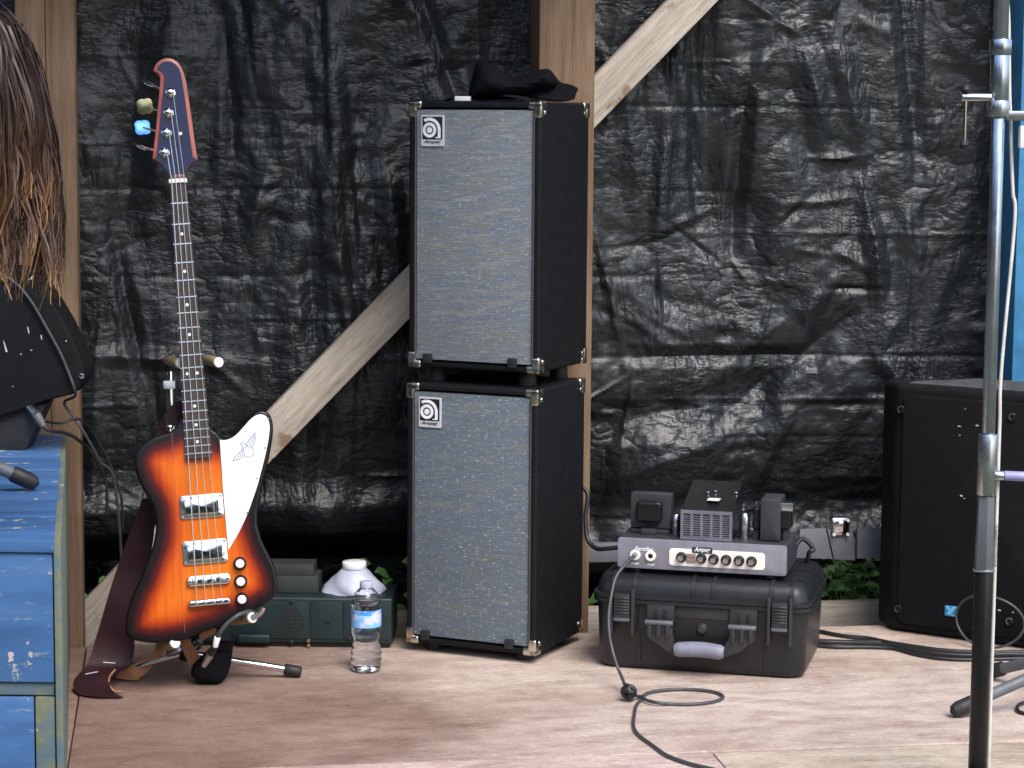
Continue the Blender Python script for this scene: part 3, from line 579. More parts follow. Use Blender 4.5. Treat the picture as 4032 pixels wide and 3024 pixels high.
def cabinet(label, xc, yc, th, z0, feet_h, grille_mat, badge_px):
    h = YAW+th; fr = world_of(xc, yc); e = Vector((math.cos(h), -math.sin(h), 0)); s = Vector((math.sin(h), math.cos(h), 0)); c = fr-e*CW/2+s*CD/2; c.z = z0-feet_h
    Mx = frame(c, h); t = thing('speaker_cabinet', label, 'speaker cabinet', Mx, 'stacked speaker cabinets'); bm = B(); f = feet_h
    tb = B(); bmesh.ops.create_cube(tb, size=1); bmesh.ops.scale(tb, vec=(CW, CD, CH), verts=tb.verts); bmesh.ops.translate(tb, vec=(0, 0, f+CH/2), verts=tb.verts)
    bmesh.ops.bevel(tb, geom=tb.edges[:], offset=.007, segments=3, profile=.6, affect='EDGES'); tb.faces.ensure_lookup_table()
    ff = min(tb.faces, key=lambda q_: q_.calc_center_median().y if q_.calc_area() > .05 else 9)
    bmesh.ops.inset_region(tb, faces=[ff], thickness=.008, depth=0); r = bmesh.ops.extrude_discrete_faces(tb, faces=[ff]); bmesh.ops.translate(tb, vec=(0, .012, 0), verts=r['faces'][0].verts)
    merge(bm, tb); part('shell', bm, 'tolex', t)
    yf = -CD/2; bm = B(); bx(bm, -CW/2+.0185, CW/2-.0185, yf+.003, yf+.0115, f+.0185, f+CH-.0185, .003, 2); part('grille', bm, grille_mat, t)
    for sx in (-1, 1): bm = B(); tube(bm, [(sx*(CW/2-.0165), yf+.001, f+.02), (sx*(CW/2-.0165), yf+.001, f+CH-.02)], .0026, 6); part('piping', bm, 'piping', t)
    for sx in (-1, 1):
        for sy in (-1, 1):
            bm = B(); cyl(bm, (sx*(CW/2-.05), sy*(CD/2-.05), 0), (sx*(CW/2-.05), sy*(CD/2-.05), f+.001), .022, .019, 16, .003); part('foot', bm, 'rubber', t)
            for sz in (0, 1):
                zc = f+(CH if sz else 0); S = -1 if sz else 1; bm = B(); X0, Y0 = sx*(CW/2+.0018), sy*(CD/2+.0018); Z0 = zc-S*.0018
                box(bm, (X0-sx*.0105, Y0-sy*.0105, Z0+S*.019), (.021, .021, .038), .006, 3); box(bm, (X0-sx*.017, Y0-sy*.0105, Z0+S*.009), (.034, .021, .018), .006, 3); box(bm, (X0-sx*.0105, Y0-sy*.017, Z0+S*.009), (.021, .034, .018), .006, 3)
                k = part('corner_protector', bm, 'nickel', t)
                bm = B(); cyl(bm, (X0+sx*.0005, Y0-sy*.027, Z0+S*.026), (X0-sx*.004, Y0-sy*.027, Z0+S*.026), .0065, n=10, bev=.002); part('rivet', bm, 'nickel', k)
    for px in (-.115, .10): bm = B(); box(bm, (px, yf-.001, f+.021), (.022, .010, .022), .002); part('grille_clip', bm, 'rubber', t)
    emblem(t, Mx, yf+.003, badge_px); return t, Mx
F1 = .022
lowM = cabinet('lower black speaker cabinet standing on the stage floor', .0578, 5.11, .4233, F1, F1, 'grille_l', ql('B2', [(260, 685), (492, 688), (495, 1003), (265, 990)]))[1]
UZ = .6673; gap = UZ-(F1+CH)
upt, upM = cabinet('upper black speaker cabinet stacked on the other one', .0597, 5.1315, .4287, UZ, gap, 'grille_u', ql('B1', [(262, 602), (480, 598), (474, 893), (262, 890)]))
TOPZ = UZ+CH
# handle strap on the upper cabinet's top
bm = B(); P = spline([(-.13, -.03, gap+CH+.002), (-.10, -.03, gap+CH+.012), (0, -.03, gap+CH+.016), (.06, -.03, gap+CH+.012), (.09, -.03, gap+CH+.002)], 5); part('handle', ribbon([(p+Vector((0, -.012, 0)), p+Vector((0, .012, 0))) for p in P], .005), 'rubber', upt)
# things on top
a, b = onz(q('B1', 510, 438), TOPZ), onz(q('B1', 660, 436), TOPZ); c = (a+b)/2; c.z = TOPZ; c = Vector((c.x, c.y, TOPZ)) 
c2 = upM @ Vector((-.055, -.085, 0)); bm = B(); box(bm, (0, 0, .0065), (.036, .016, .011), .002)
o = part('white_box', bm, 'white'); o.matrix_world = frame((c2.x, c2.y, TOPZ+.0005), YAW+.1); tag(o, 'tiny white box lying on top of the upper cabinet left of the cap', 'box')
# cap
capd = (upM @ Vector((.05, .02, 0))); Mc = frame((capd.x, capd.y, TOPZ), YAW)
t = thing('cap', 'crumpled black cap with its brim to the right on the upper cabinet', 'cap', Mc)
pl = [hit(p, Mc, 1, 0) for p in ql('B1', [(715, 452), (708, 350), (745, 200), (765, 120), (830, 92), (950, 142), (1030, 203), (1100, 252), (1200, 232), (1370, 175), (1450, 172), (1505, 228), (1540, 290), (1500, 340), (1350, 395), (1230, 430), (1100, 452), (950, 455)])]
poly = [(p.x, max(p.z, .001)) for p in pl]; bm = B(); puff(bm, spline2(poly, 3, True), .075, .010, soft=.045, jit=.0015); part('crown', bm, 'blackcloth', t, 70)
fd = capd.dot(Vector((math.sin(YAW), math.cos(YAW), 0))); I = Mc.inverted()
rows = [((1500, 225), (1225, 400), .03, -.055), ((1560, 292), (1330, 432), .02, -.075), ((1640, 312), (1460, 455), .0, -.085), ((1705, 338), (1590, 460), -.03, -.085), ((1738, 368), (1690, 432), -.05, -.075)]
P0 = spline([I @ ondist(q('B1', *a), fd+da) for a, b, da, db in rows], 5); P1 = spline([I @ ondist(q('B1', *b), fd+db) for a, b, da, db in rows], 5); tb = B()
G = []
for a, b in zip(P0, P1):
    row = []
    for k in range(9): s = k/8; p = a.lerp(b, s)+Vector((0, 0, .010*math.sin(math.pi*s))); p.z = max(p.z, .002); row.append(p)
    G.append(row)
for off in (0, .004):
    V = [[tb.verts.new(p-Vector((0, 0, off))) for p in r] for r in G]
    for r0, r1 in zip(V, V[1:]):
        for k in range(8): tb.faces.new((r0[k], r0[k+1], r1[k+1], r1[k]))
part('brim', tb, 'blackcloth', t, 70)

# ================================================================== hard case and amplifier head
hc = YAW+math.radians(14); e = Vector((math.cos(hc), -math.sin(hc), 0)); s = Vector((math.sin(hc), math.cos(hc), 0))
frc, flc = onz(q('B5', 1848, 968), 0), onz(q('B5', 190, 858), 0); KW = (frc-flc).length; KD, KH = .33, .216
mid = (frc+flc)/2; e = (frc-flc).normalized(); hc = math.atan2(-e.y, e.x); s = Vector((math.sin(hc), math.cos(hc), 0))
Mk = frame(mid+s*KD/2, hc); t = thing('hard_case', 'black ribbed hard case with grey handle under the amplifier', 'case', Mk); yf = -KD/2
def kz(x, y, off=0.0): return hit(q('B5', x, y), Mk, 1, yf+off)
zl = kz(1000, 345).z                      # lid seam
def loft(bm, rings):
    V = [[bm.verts.new(p) for p in r] for r in rings]; n = len(V[0])
    for a, b in zip(V, V[1:]):
        for k in range(n): bm.faces.new((a[k], a[(k+1) % n], b[(k+1) % n], b[k]))
    bm.faces.new(V[0][::-1]); bm.faces.new(V[-1]); return bm
def rr3(w_, d_, r, z): return [(x, y, z) for x, y in rrect(w_, d_, r, 6)]
bm = B(); loft(bm, [rr3(KW-.040, KD-.040, .028, .0), rr3(KW-.014, KD-.014, .036, .006), rr3(KW-.004, KD-.004, .038, .018), rr3(KW+.004, KD+.004, .038, zl-.012), rr3(KW+.022, KD+.022, .042, zl-.009), rr3(KW+.022, KD+.022, .042, zl-.001)]); part('base_shell', bm, 'blackplastic', t, 50)
bm = B(); loft(bm, [rr3(KW+.022, KD+.022, .042, zl+.001), rr3(KW+.022, KD+.022, .042, zl+.009), rr3(KW+.006, KD+.006, .040, zl+.011), rr3(KW+.002, KD+.002, .04, KH-.024), rr3(KW-.012, KD-.012, .04, KH-.009), rr3(KW-.04, KD-.04, .035, KH-.001), rr3(KW-.07, KD-.07, .03, KH)]); lid = part('lid', bm, 'blackplastic', t, 50)
def lidrib(x, w_):                         # a rib bent over the front edge of the lid
    bm = B(); pr_ = [(yf-.006, zl+.006), (yf-.008, zl+.02), (yf-.007, KH-.026), (yf-.001, KH-.008), (yf+.014, KH+.003), (yf+.06, KH+.0035), (yf+.06, KH-.004), (yf+.02, KH-.012), (yf+.004, zl+.006)]
    V = [[bm.verts.new((x+sx*w_/2, y, z)) for y, z in pr_] for sx in (-1, 1)]; n = len(pr_); bm.faces.new(V[0]); bm.faces.new(V[1][::-1])
    for k in range(n): bm.faces.new((V[0][k], V[0][(k+1) % n], V[1][(k+1) % n], V[1][k]))
    part('rib', bm, 'blackplastic', lid)
for px in (505, 968, 1130, 1590, 1750): lidrib(kz(px, 230).x, .0075)
lidrib(kz(335, 200).x, .0075)
for k in range(5):                          # ribs over the right end
    y = yf+.05+k*.055; bm = B(); xr = KW/2; pr_ = [(xr+.010, zl+.006), (xr+.010, KH-.03), (xr+.002, KH-.008), (xr-.014, KH+.003), (xr-.05, KH+.0035), (xr-.05, KH-.004), (xr-.02, KH-.012), (xr-.004, zl+.006)]
    V = [[bm.verts.new((x, y+sy*.007, z)) for x, z in pr_] for sy in (-1, 1)]; n = len(pr_); bm.faces.new(V[0]); bm.faces.new(V[1][::-1])
    for j in range(n): bm.faces.new((V[0][j], V[0][(j+1) % n], V[1][(j+1) % n], V[1][j]))
    bmesh.ops.bevel(bm, geom=bm.edges[:], offset=.003, segments=2, affect='EDGES', clamp_overlap=True); part('rib', bm, 'blackplastic', lid)
for (ax, ay, bx_, by) in ((340, 275, 465, 495), (1588, 350, 1712, 578)):
    A, C_ = kz(ax, ay, -.018), kz(bx_, by, -.018); bm = B(); box(bm, ((A.x+C_.x)/2, yf-.016, (A.z+C_.z)/2), (C_.x-A.x, .022, A.z-C_.z), .004, 2); lt = part('latch', bm, 'latch', t)
    hh = A.z-C_.z
    for k in range(6): bm = B(); box(bm, ((A.x+C_.x)/2, yf-.0275, A.z-hh*(.12+.11*k)), ((C_.x-A.x)*.92, .005, hh*.045), .001, 1); part('ridge', bm, 'latch', lt)
    bm = B(); box(bm, ((A.x+C_.x)/2, yf-.024, C_.z+hh*.07), ((C_.x-A.x)*.98, .010, hh*.12), .002, 2); part('latch_lip', bm, 'capgrey', lt)
    for xx in (A.x-.006, C_.x+.006): bm = B(); box(bm, (xx, yf-.012, (A.z+C_.z)/2-.01), (.007, .028, hh+.045), .002); part('latch_guard', bm, 'latch', t)
for (xa, xb2, yt, yb, arm_) in ((600, 795, 480, 700, ((588, 492), (800, 492), (800, 600), (822, 700), (822, 775), (700, 690), (592, 615))), (1258, 1452, 520, 745, ((1250, 520), (1458, 528), (1452, 650), (1345, 735), (1200, 785), (1200, 715), (1248, 620)))):
    A, C_ = kz(xa, yt, -.02), kz(xb2, yb, -.02); wd = C_.x-A.x
    pa_ = [kz(x, y, -.025) for x, y in arm_]; bm = B(); prism(bm, [(p.x, p.z) for p in pa_], yf-.030, yf-.010, .004, 2); ha = part('handle_arm', bm, 'latch', t)
    for k in range(3): bm = B(); box(bm, (A.x+wd*(.14+.36*k), yf-.031, A.z-.022), (wd*.17, .010, .034), .003); part('arm_rib', bm, 'latch', ha)
    for k in range(2): bm = B(); box(bm, (A.x+wd*(.32+.36*k), yf-.0302, A.z-.020), (wd*.12, .003, .020), .001); part('arm_slot', bm, 'ink', ha)
    bm = B(); cyl(bm, (A.x-.003, yf-.030, A.z-.004), (C_.x+.003, yf-.030, A.z-.004), .0058, n=10, bev=.001); part('hinge_pin', bm, 'capgrey', t)
    hp_ = kz((xa+xb2)/2, yt-62); bm = B(); box(bm, ((A.x+C_.x)/2, yf-.004, hp_.z), (wd*1.1, .014, .040), .003); hpl = part('hinge_plate', bm, 'latch', t)
    for k in range(2): bm = B(); box(bm, (A.x+wd*(.32+.36*k), yf-.0112, hp_.z-.004), (wd*.13, .002, .024), .0008); part('plate_slot', bm, 'ink', hpl)
ga, gb = kz(818, 725, -.035), kz(1205, 740, -.035); gz = (ga.z+gb.z)/2
bm = B(); n = 14; gl = gb.x-ga.x; tube(bm, [(ga.x+gl*k/n, yf-.036, gz+.004*math.sin(math.pi*k/n)) for k in range(n+1)], [.013]+[.0165+.001*math.sin(math.pi*k/n) for k in range(1, n)]+[.013], 14); part('handle_grip', bm, simple('grey_grip', (.20, .205, .26), .5), t)
bc = kz(1035, 555); bm = B(); lathe(bm, [(0, .010), (.008, .009), (.0125, .004), (.0135, -.002)], 18, Matrix.Translation((bc.x, yf-.001, bc.z)) @ Matrix.Rotation(math.pi/2, 4, 'X')); part('pressure_valve', bm, 'latch', t)
A, C_ = kz(820, 370), kz(1245, 490); bm = B(); box(bm, ((A.x+C_.x)/2, yf+.0, (A.z+C_.z)/2), (C_.x-A.x, .006, .026), .002); part('name_plate', bm, 'latch', t)
for px in (540, 1540): p = kz(px, 600); bm = B(); box(bm, (p.x, yf+.001, .082), (.006, .008, .13), .002); part('rib', bm, 'blackplastic', t)

# ---- amplifier head standing on the case
HY = yf+.028; zt0 = KH+.0135; HB = zt0
Ma = Mk @ Matrix.Translation((0, HY, 0))
def az(x, y, off=0.0): return hit(q('B4', x, y), Ma, 1, off)
xl, xr = az(322, 560).x, az(1500, 640).x; ztop = (az(325, 465).z+az(1508, 535).z)/2; zbot = (az(318, 665).z+az(1490, 755).z)/2; HD = .185
hx = (xl+xr)/2; Mh = Ma @ Matrix.Translation((hx, 0, KH+.0036)); t = thing('amplifier_head', 'grey valve amplifier head with cream control panel on the black case', 'amplifier', Mh)
def hz(x, y, off=0.0): return hit(q('B4', x, y), Mh, 1, off)
zb, zt = zbot-KH-.0036, ztop-KH-.0036; hw = (xr-xl)/2; zb = max(zb, .006)
bm = B(); bx(bm, -hw, hw, .004, HD, zb, zt, .006, 3); part('chassis', bm, 'darkchassis', t)
bm = B(); prism(bm, rrect(2*hw, zt-zb, .007, 4, (0, (zt+zb)/2)), -.0005, .0038, .0015, 2); fp = part('front_plate', bm, 'greymetal', t)
for sx in (-1, 1):
    for yy in (.02, HD-.03): bm = B(); cyl(bm, (sx*(hw-.04), yy, 0), (sx*(hw-.04), yy, zb+.002), .012, n=12, bev=.001); part('foot', bm, 'rubber', t)
P = [hz(*p) for p in ((682, 545), (1350, 578), (1340, 702), (680, 662))]; pw = P[1].x-P[0].x; pz0 = (P[2].z+P[3].z)/2; pz1 = (P[0].z+P[1].z)/2; pcx = (P[0].x+P[1].x)/2
bm = B(); prism(bm, rrect(pw, pz1-pz0, .008, 4, (pcx, (pz0+pz1)/2)), -.0022, -.0006, .0006, 1); cp = part('control_panel', bm, 'panelwhite', t)
for k, px in enumerate((768, 907, 993, 1080, 1170, 1257)):
    p = hz(px, 607+(px-768)*.062); bm = B(); lathe(bm, [(0, .016), (.0065, .0155), (.0085, .013), (.0092, .004), (.012, .003), (.012, 0)], 20, Matrix.Translation((p.x, -.0023, p.z)) @ Matrix.Rotation(math.pi/2, 4, 'X')); kb = part('knob', bm, 'knobblack', t)
    bm = B(); lathe(bm, [(0, .0012), (.006, .001), (.0064, 0)], 16, Matrix.Translation((p.x, -.0182, p.z)) @ Matrix.Rotation(math.pi/2, 4, 'X')); part('knob_cap', bm, 'dullchrome', kb)
for py in (595, 630): p = hz(836, py); bm = B(); box(bm, (p.x, -.004, p.z), (.020, .005, .008), .001); part('rocker_switch', bm, 'switch', t)
for px, py in ((445, 592), (552, 600)):
    p = hz(px, py); bm = B(); lathe(bm, [(.0055, .004), (.008, .006), (.0115, .005), (.0125, 0)], 16, Matrix.Translation((p.x, -.0008, p.z)) @ Matrix.Rotation(math.pi/2, 4, 'X')); jk = part('input_jack', bm, 'panelwhite', t)
    bm = B(); cyl(bm, (p.x, -.0015, p.z), (p.x, -.0025, p.z), .0054, n=12); part('jack_hole', bm, 'ink', jk)
    text_part('jack_lettering', '0dB' if px == 445 else '-15dB', .007, 'lettering', t, (p.x-.009, -.0012, p.z-.022), 0, .018, .0002, .0001)
a, b = hz(440, 560), hz(575, 566); text_part('lettering', 'Portaflex', .013, 'lettering', t, (a.x, -.0012, (a.z+b.z)/2), .35, b.x-a.x, .0003, .0002)
a, b = hz(848, 553), hz(978, 560); bm = B(); prism(bm, rrect(b.x-a.x+.004, .014, .003, 3, ((a.x+b.x)/2, pz1-.001)), -.0036, -.0023, .0004, 1); np_ = part('name_badge', bm, 'darkchassis', t)
text_part('lettering', 'Ampeg', .0145, 'lettering', np_, (a.x+.003, -.0040, pz1-.004), .35, b.x-a.x-.006, .0003, .0003)
# output transformer on the left: laminated frame with a bell cover
ty = .075; a, b = hz(415, 160, ty), hz(692, 380, ty); bm = B(); zc0 = zt+.001
prism(bm, rrect(b.x-a.x, a.z-zc0-.010, .003, 2, ((a.x+b.x)/2, (a.z+zc0+.010)/2)), ty, ty+.034, .001, 1); tr = part('output_transformer', bm, 'darkchassis', t)
a2, b2 = hz(452, 212, ty-.02), hz(628, 372, ty-.02); bm = B(); prism(bm, rrect(b2.x-a2.x, a2.z-b2.z, .010, 4, ((a2.x+b2.x)/2, (a2.z+b2.z)/2)), ty-.028, ty+.001, .008, 3); part('bell_cover', bm, 'blackmetal', tr)
bm = B(); box(bm, ((a.x+b.x)/2, ty-.003, zc0+.006), ((b.x-a.x)*.36, .05, .012), .002); box(bm, ((a.x+b.x)/2, ty+.015, zc0+.004), ((b.x-a.x)*.95, .05, .008), .002); part('transformer_foot', bm, 'darkchassis', tr)
# slotted valve cage in the middle
cy = .012; a, b = hz(762, 285, cy), hz(1118, 475, cy); cx0, cx1 = a.x, b.x; cz = (hz(762, 280, cy).z+hz(1118, 300, cy).z)/2; zc = zt+.001
czb = hz(1000, 75, HD-.012).z; print('cage', cz, czb, zt); bm = B(); poly = [(cy+.0035, zc), (cy+.0035, cz), (HD-.012, czb), (HD-.004, czb-.008), (HD-.004, zc)]
V = [[bm.verts.new((x, y, z)) for y, z in poly] for x in (cx0+.001, cx1-.001)]; bm.faces.new(V[0]); bm.faces.new(V[1][::-1])
for k in range(5): bm.faces.new((V[0][k], V[0][(k+1) % 5], V[1][(k+1) % 5], V[1][k]))
cg = part('valve_cage', bm, 'blackmetal', t)
nb = 6; W_ = cx1-cx0; bw = W_/5*.26; bm = B()
for k in range(6):
    xx = cx0+(W_-bw)*k/5; bx(bm, xx, xx+bw, cy-.001, cy+.003, zc, cz)
for k in range(13):
    zz = zc+(cz-zc)*(k+.5)/13; bx(bm, cx0, cx1, cy+.0004, cy+.0026, zz-.0011, zz+.0011)
bx(bm, cx0, cx1, cy-.0015, cy+.0034, cz-.006, cz+.001); bx(bm, cx0, cx1, cy-.0015, cy+.0034, zc, zc+.006); part('cage_front', bm, 'cagegrey', cg)
p = hz(968, 175, .07); bm = B(); sl = (czb-cz)/(HD-.0155-cy)
def on_cage(x, y): return (x, y, cz+sl*(y-cy)+.0006)
cq = on_cage((cx0+cx1)/2+.008, .075); bm = B(); box(bm, (cq[0], cq[1], cq[2]+.0004), (.028, .052, .001), .0003, 1); part('white_sticker', bm, 'white', cg)
for dx, dy in ((-.012, .105), (.004, .112), (.052, .11)): c_ = on_cage((cx0+cx1)/2+dx, dy); bm = B(); cyl(bm, (c_[0], c_[1], c_[2]-.001), (c_[0], c_[1], c_[2]+.003), .004, n=8, bev=.001); part('cage_screw', bm, 'chrome', cg)
# mains transformer on the right
my = .04; a, b = hz(1318, 200, my), hz(1452, 470, my); bm = B(); prism(bm, rrect(b.x-a.x, a.z-zc-.001, .004, 3, ((a.x+b.x)/2, (a.z+zc+.001)/2)), my, my+.085, .004, 2); mt = part('mains_transformer', bm, 'darkchassis', t)
for (x0, x1, y0) in ((1262, 1322, 255), (1448, 1532, 235)):
    a3, b3 = hz(x0, y0, my+.02), hz(x1, 420, my+.02); bm = B(); prism(bm, rrect(b3.x-a3.x, a3.z-b3.z, .008, 3, ((a3.x+b3.x)/2, (a3.z+b3.z)/2)), my+.012, my+.07, .007, 3); part('bell_cover', bm, 'blackmetal', mt)
a3 = hz(1495, 255, my+.02); bm = B(); box(bm, (a3.x, my+.012, a3.z), (.035, .004, .018), .002); part('terminal_plate', bm, 'dullchrome', mt)
for px in (1285, 1490): a3 = hz(px, 440, my+.02); bm = B(); box(bm, (a3.x, my+.035, (zc+a3.z)/2+.006), (.012, .03, a3.z-zc+.02), .002); part('transformer_foot', bm, 'darkchassis', mt)
a3 = hz(1202, 365, .05); bm = B(); lathe(bm, [(.011, 0), (.011, .012), (.012, .014), (.012, .05), (.008, .058), (0, .06)], 14, Matrix.Translation((a3.x, .06, zt+.001))); part('valve', bm, 'dullchrome', t)
a3 = hz(725, 350, .06); bm = B(); lathe(bm, [(.009, 0), (.009, .01), (.010, .012), (.010, .04), (.006, .046), (0, .047)], 14, Matrix.Translation((a3.x, .07, zt+.001))); part('valve', bm, 'dullchrome', t)
# leads
jw = Mh @ Vector((hz(445, 592).x, -.006, hz(445, 592).z)); tipw = jw+Vector((-.012, -.045, .006))
t = thing('instrument_cable', 'black instrument cable hanging from the amplifier and curling over the floor', 'cable', Matrix.Translation(onz(q('B8', 290, 310), 0)))
def wl(p): return p-t.location
bm = B(); tube(bm, [wl(jw), wl(jw.lerp(tipw, .35)), wl(jw.lerp(tipw, .36)), wl(tipw)], [.0032, .0032, .0058, .0052], 12); part('plug', bm, 'dullchrome', t)
cd_ = 5.02
pts = [tipw, tipw+Vector((-.01, -.012, -.004))]+[ondist(q('B5', *p), d) for p, d in (((360, 130), 5.09), ((318, 280), 5.07), ((296, 430), 5.055), ((298, 580), 5.04), ((318, 700), 5.03), ((355, 830), 5.01), ((400, 940), 4.985))]
kn = onz(q('B8', 280, 300), .012); pts += [kn+Vector((0, 0, .008)), onz(q('B8', 330, 300), .006)]
for k in range(0, 19):
    a = math.radians(172-k*20); pts.append(onz(q('B8', 545+196*math.cos(a), 303-37*math.sin(a)), .004+.004*(k > 14)))
pts += [onz(q('B8', *p), .004) for p in ((345, 312), (318, 345), (306, 400), (305, 450), (330, 490), (390, 535), (470, 590), (580, 630), (700, 658), (820, 690))]
bm = B(); tube(bm, [wl(p) for p in spline(pts, 6)], .0038, 8); part('lead', bm, 'cablegrey', t, 60)
for k, (ax, r) in enumerate((((1, 0, .3), .013), ((.2, 1, .2), .012), ((.5, .3, 1), .0125))):
    bm = B(); d = Vector(ax).normalized(); u, v = ring_frame(d); cc = wl(kn)+Vector((0, 0, .010)); tube(bm, [cc+(u*math.cos(a*math.pi/8)+v*math.sin(a*math.pi/8))*r for a in range(17)], .0062, 8, False); part('knot', bm, 'cable', t, 60)
bk = Mh @ Vector((-hw+.03, HD+.003, .03)); w0 = ondist(q('B4', 106, 150), 5.46)
cable('speaker_lead', [w0+Vector((-.05, .03, .02)), w0, ondist(q('B4', 98, 330), 5.45), ondist(q('B4', 112, 480), 5.44), ondist(q('B4', 170, 545), 5.42), ondist(q('B4', 260, 548), 5.40), bk], .0055, 'cable', 'black speaker lead looping from the cabinets to the amplifier')
a = Mh @ Vector((hw-.01, HD+.004, .035)); cable('mains_lead', [a, a+Vector((.03, .025, .02)), a+Vector((.055, .02, -.005)), a+Vector((.045, .03, -.03)), Vector((a.x+.07, a.y+.13, .03)), Vector((a.x+.10, a.y+.14, .006)), Vector((a.x+.25, a.y+.10, .006))], .0055, 'cable', 'black mains lead looping from the rear right of the amplifier')

# ================================================================== bass guitar
lean = math.radians(10); bh = YAW+math.radians(-7)
bb = ondist(q('D', 433, 1385), 4.90)           # lowest middle point of the body front
ex = Vector((math.cos(bh), -math.sin(bh), 0)); ey0 = Vector((math.sin(bh), math.cos(bh), 0)); ez = Vector((0, 0, 1))*math.cos(lean)+ey0*math.sin(lean); ey = ez.cross(ex)
Mb = Matrix(((ex.x, ey.x, ez.x, bb.x), (ex.y, ey.y, ez.y, bb.y), (ex.z, ey.z, ez.z, bb.z), (0, 0, 0, 1)))
bass = thing('bass_guitar', 'sunburst bass guitar with white pickguard leaning on a stand', 'bass guitar', Mb)
def bp(k, x, y, off=0.0): p = hit(q(k, x, y), Mb, 1, off); return (p.x, p.z)
def bl_(k, pts, off=0.0): return [bp(k, *p, off) for p in pts]
out = bl_('A4', [(555, 280), (530, 330), (505, 370), (470, 402), (430, 422), (370, 440), (300, 465), (240, 505), (195, 555), (170, 610), (163, 680), (172, 740), (195, 800), (225, 870), (265, 940), (300, 1000), (325, 1060), (338, 1130), (340, 1200), (330, 1280), (310, 1360), (280, 1440), (245, 1530), (210, 1620)])
out += bl_('A3', [(895, 450), (852, 540), (822, 620), (803, 700), (797, 770), (812, 815), (850, 842), (920, 858), (1010, 864), (1100, 856), (1180, 842)])
out += bl_('A5', [(640, 535), (720, 508), (800, 478), (900, 438), (1000, 388), (1080, 340), (1150, 288), (1185, 230), (1192, 180)])
out += bl_('A4', [(1335, 1640), (1328, 1590), (1310, 1520), (1280, 1450), (1240, 1370), (1203, 1290), (1178, 1200), (1170, 1120), (1176, 1040), (1190, 960), (1206, 880), (1226, 790), (1252, 690), (1277, 560), (1291, 470), (1298, 390), (1290, 320), (1267, 270), (1232, 245), (1190, 240), (1150, 255), (1110, 290), (1060, 350), (1010, 410), (960, 455), (910, 472), (875, 468), (855, 440), (830, 415), (800, 395), (785, 370), (775, 345)])
outline = spline2(out, 2, True); TH = .040
v, f = cdt_fill(outline, .0075, (.0012, .0028, .0045, .0065, .010, .014, .019)); a = np.array(v); dd = seg_dist(a[:, 0], a[:, 1], outline); rb = .006
def rnd_y(d): s = np.clip(1-d/rb, 0, 1); return rb*(1-np.sqrt(np.clip(1-s*s, 0, 1)))
yy = rnd_y(dd); bm = B(); ly = bm.verts.layers.float.new('edge'); Fv = []; Kv = []
for i, (x, z) in enumerate(v):
    p = bm.verts.new((x, yy[i], z)); p[ly] = dd[i]; Fv.append(p); p = bm.verts.new((x, TH-yy[i], z)); p[ly] = dd[i]*.6; Kv.append(p)
for fc_ in f: bm.faces.new([Fv[i] for i in fc_]); bm.faces.new([Kv[i] for i in fc_][::-1])
cnt = {}
for fc_ in f:
    for i, j in zip(fc_, list(fc_[1:])+[fc_[0]]): cnt[(i, j)] = 1
for (i, j) in list(cnt):
    if (j, i) not in cnt: bm.faces.new((Fv[j], Fv[i], Kv[i], Kv[j]))
part('body', bm, 'burst', bass, 60)
# neck axis
NUT = Vector(bp('A6', 607, 1555)); BRG = Vector(bp('A3', 1325, 455)); ax = (BRG-NUT); SCALE = ax.length; ax.normalize(); px_ = Vector((-ax.y, ax.x)) if -ax.y > 0 else Vector((ax.y, -ax.x))
if px_.x < 0: px_ = -px_
def nk(t_, w_): p = NUT+ax*(t_*SCALE)+px_*w_; return (p.x, p.y)     # along the neck (0 nut, 1 bridge), across in metres
wn = (Vector(bp('A6', 712, 1570))-Vector(bp('A6', 502, 1570))).length/2; we = (Vector(bp('A4', 797, 636))-Vector(bp('A4', 580, 642))).length/2
te = (Vector(bp('A4', 690, 638))-NUT).dot(ax)/SCALE
def hwid(t_): return wn*.93+(we-wn*.93)*t_/te
FBY = -.012                                     # face of the fretboard, proud of the body
bm = B(); prism(bm, [nk(0, -hwid(0)), nk(0, hwid(0)), nk(te, hwid(te)), nk(te, -hwid(te))], FBY, -.0065, .001, 1); fb_ = part('fretboard', bm, 'fretboard', bass)
bm = B(); prism(bm, [nk(-.02, -hwid(0)*.98), nk(-.02, hwid(0)*.98), nk(te*.93, hwid(te*.93)*.97), nk(te*.93, -hwid(te*.93)*.97)], -.0066, .014, .006, 3); part('neck', bm, 'neckwood', bass)
for n_ in range(1, 21):
    t_ = 1-2**(-n_/12); wd = hwid(t_); dt = .0014/SCALE; bm = B(); prism(bm, [nk(t_-dt, -wd), nk(t_-dt, wd), nk(t_+dt, wd), nk(t_+dt, -wd)], FBY-.0016, FBY+.0005, .0003, 1); part('fret', bm, 'dullchrome', fb_)
for n_ in (3, 5, 7, 9, 12, 15, 17, 19):
    t_ = 1-(2**(-n_/12)+2**(-(n_-1)/12))/2
    for w_ in ((-.42, .42) if n_ == 12 else (0,)):
        c_ = nk(t_, w_*hwid(t_)); bm = B(); cyl(bm, (c_[0], FBY-.0004, c_[1]), (c_[0], FBY+.0004, c_[1]), .0034, n=12); part('inlay_dot', bm, 'dot', fb_)
dt = .0045/SCALE; bm = B(); prism(bm, [nk(-dt, -wn*1.02), nk(-dt, wn*1.02), nk(dt, wn*1.02), nk(dt, -wn*1.02)], FBY-.004, -.004, .001, 1); part('nut', bm, 'dot', bass)
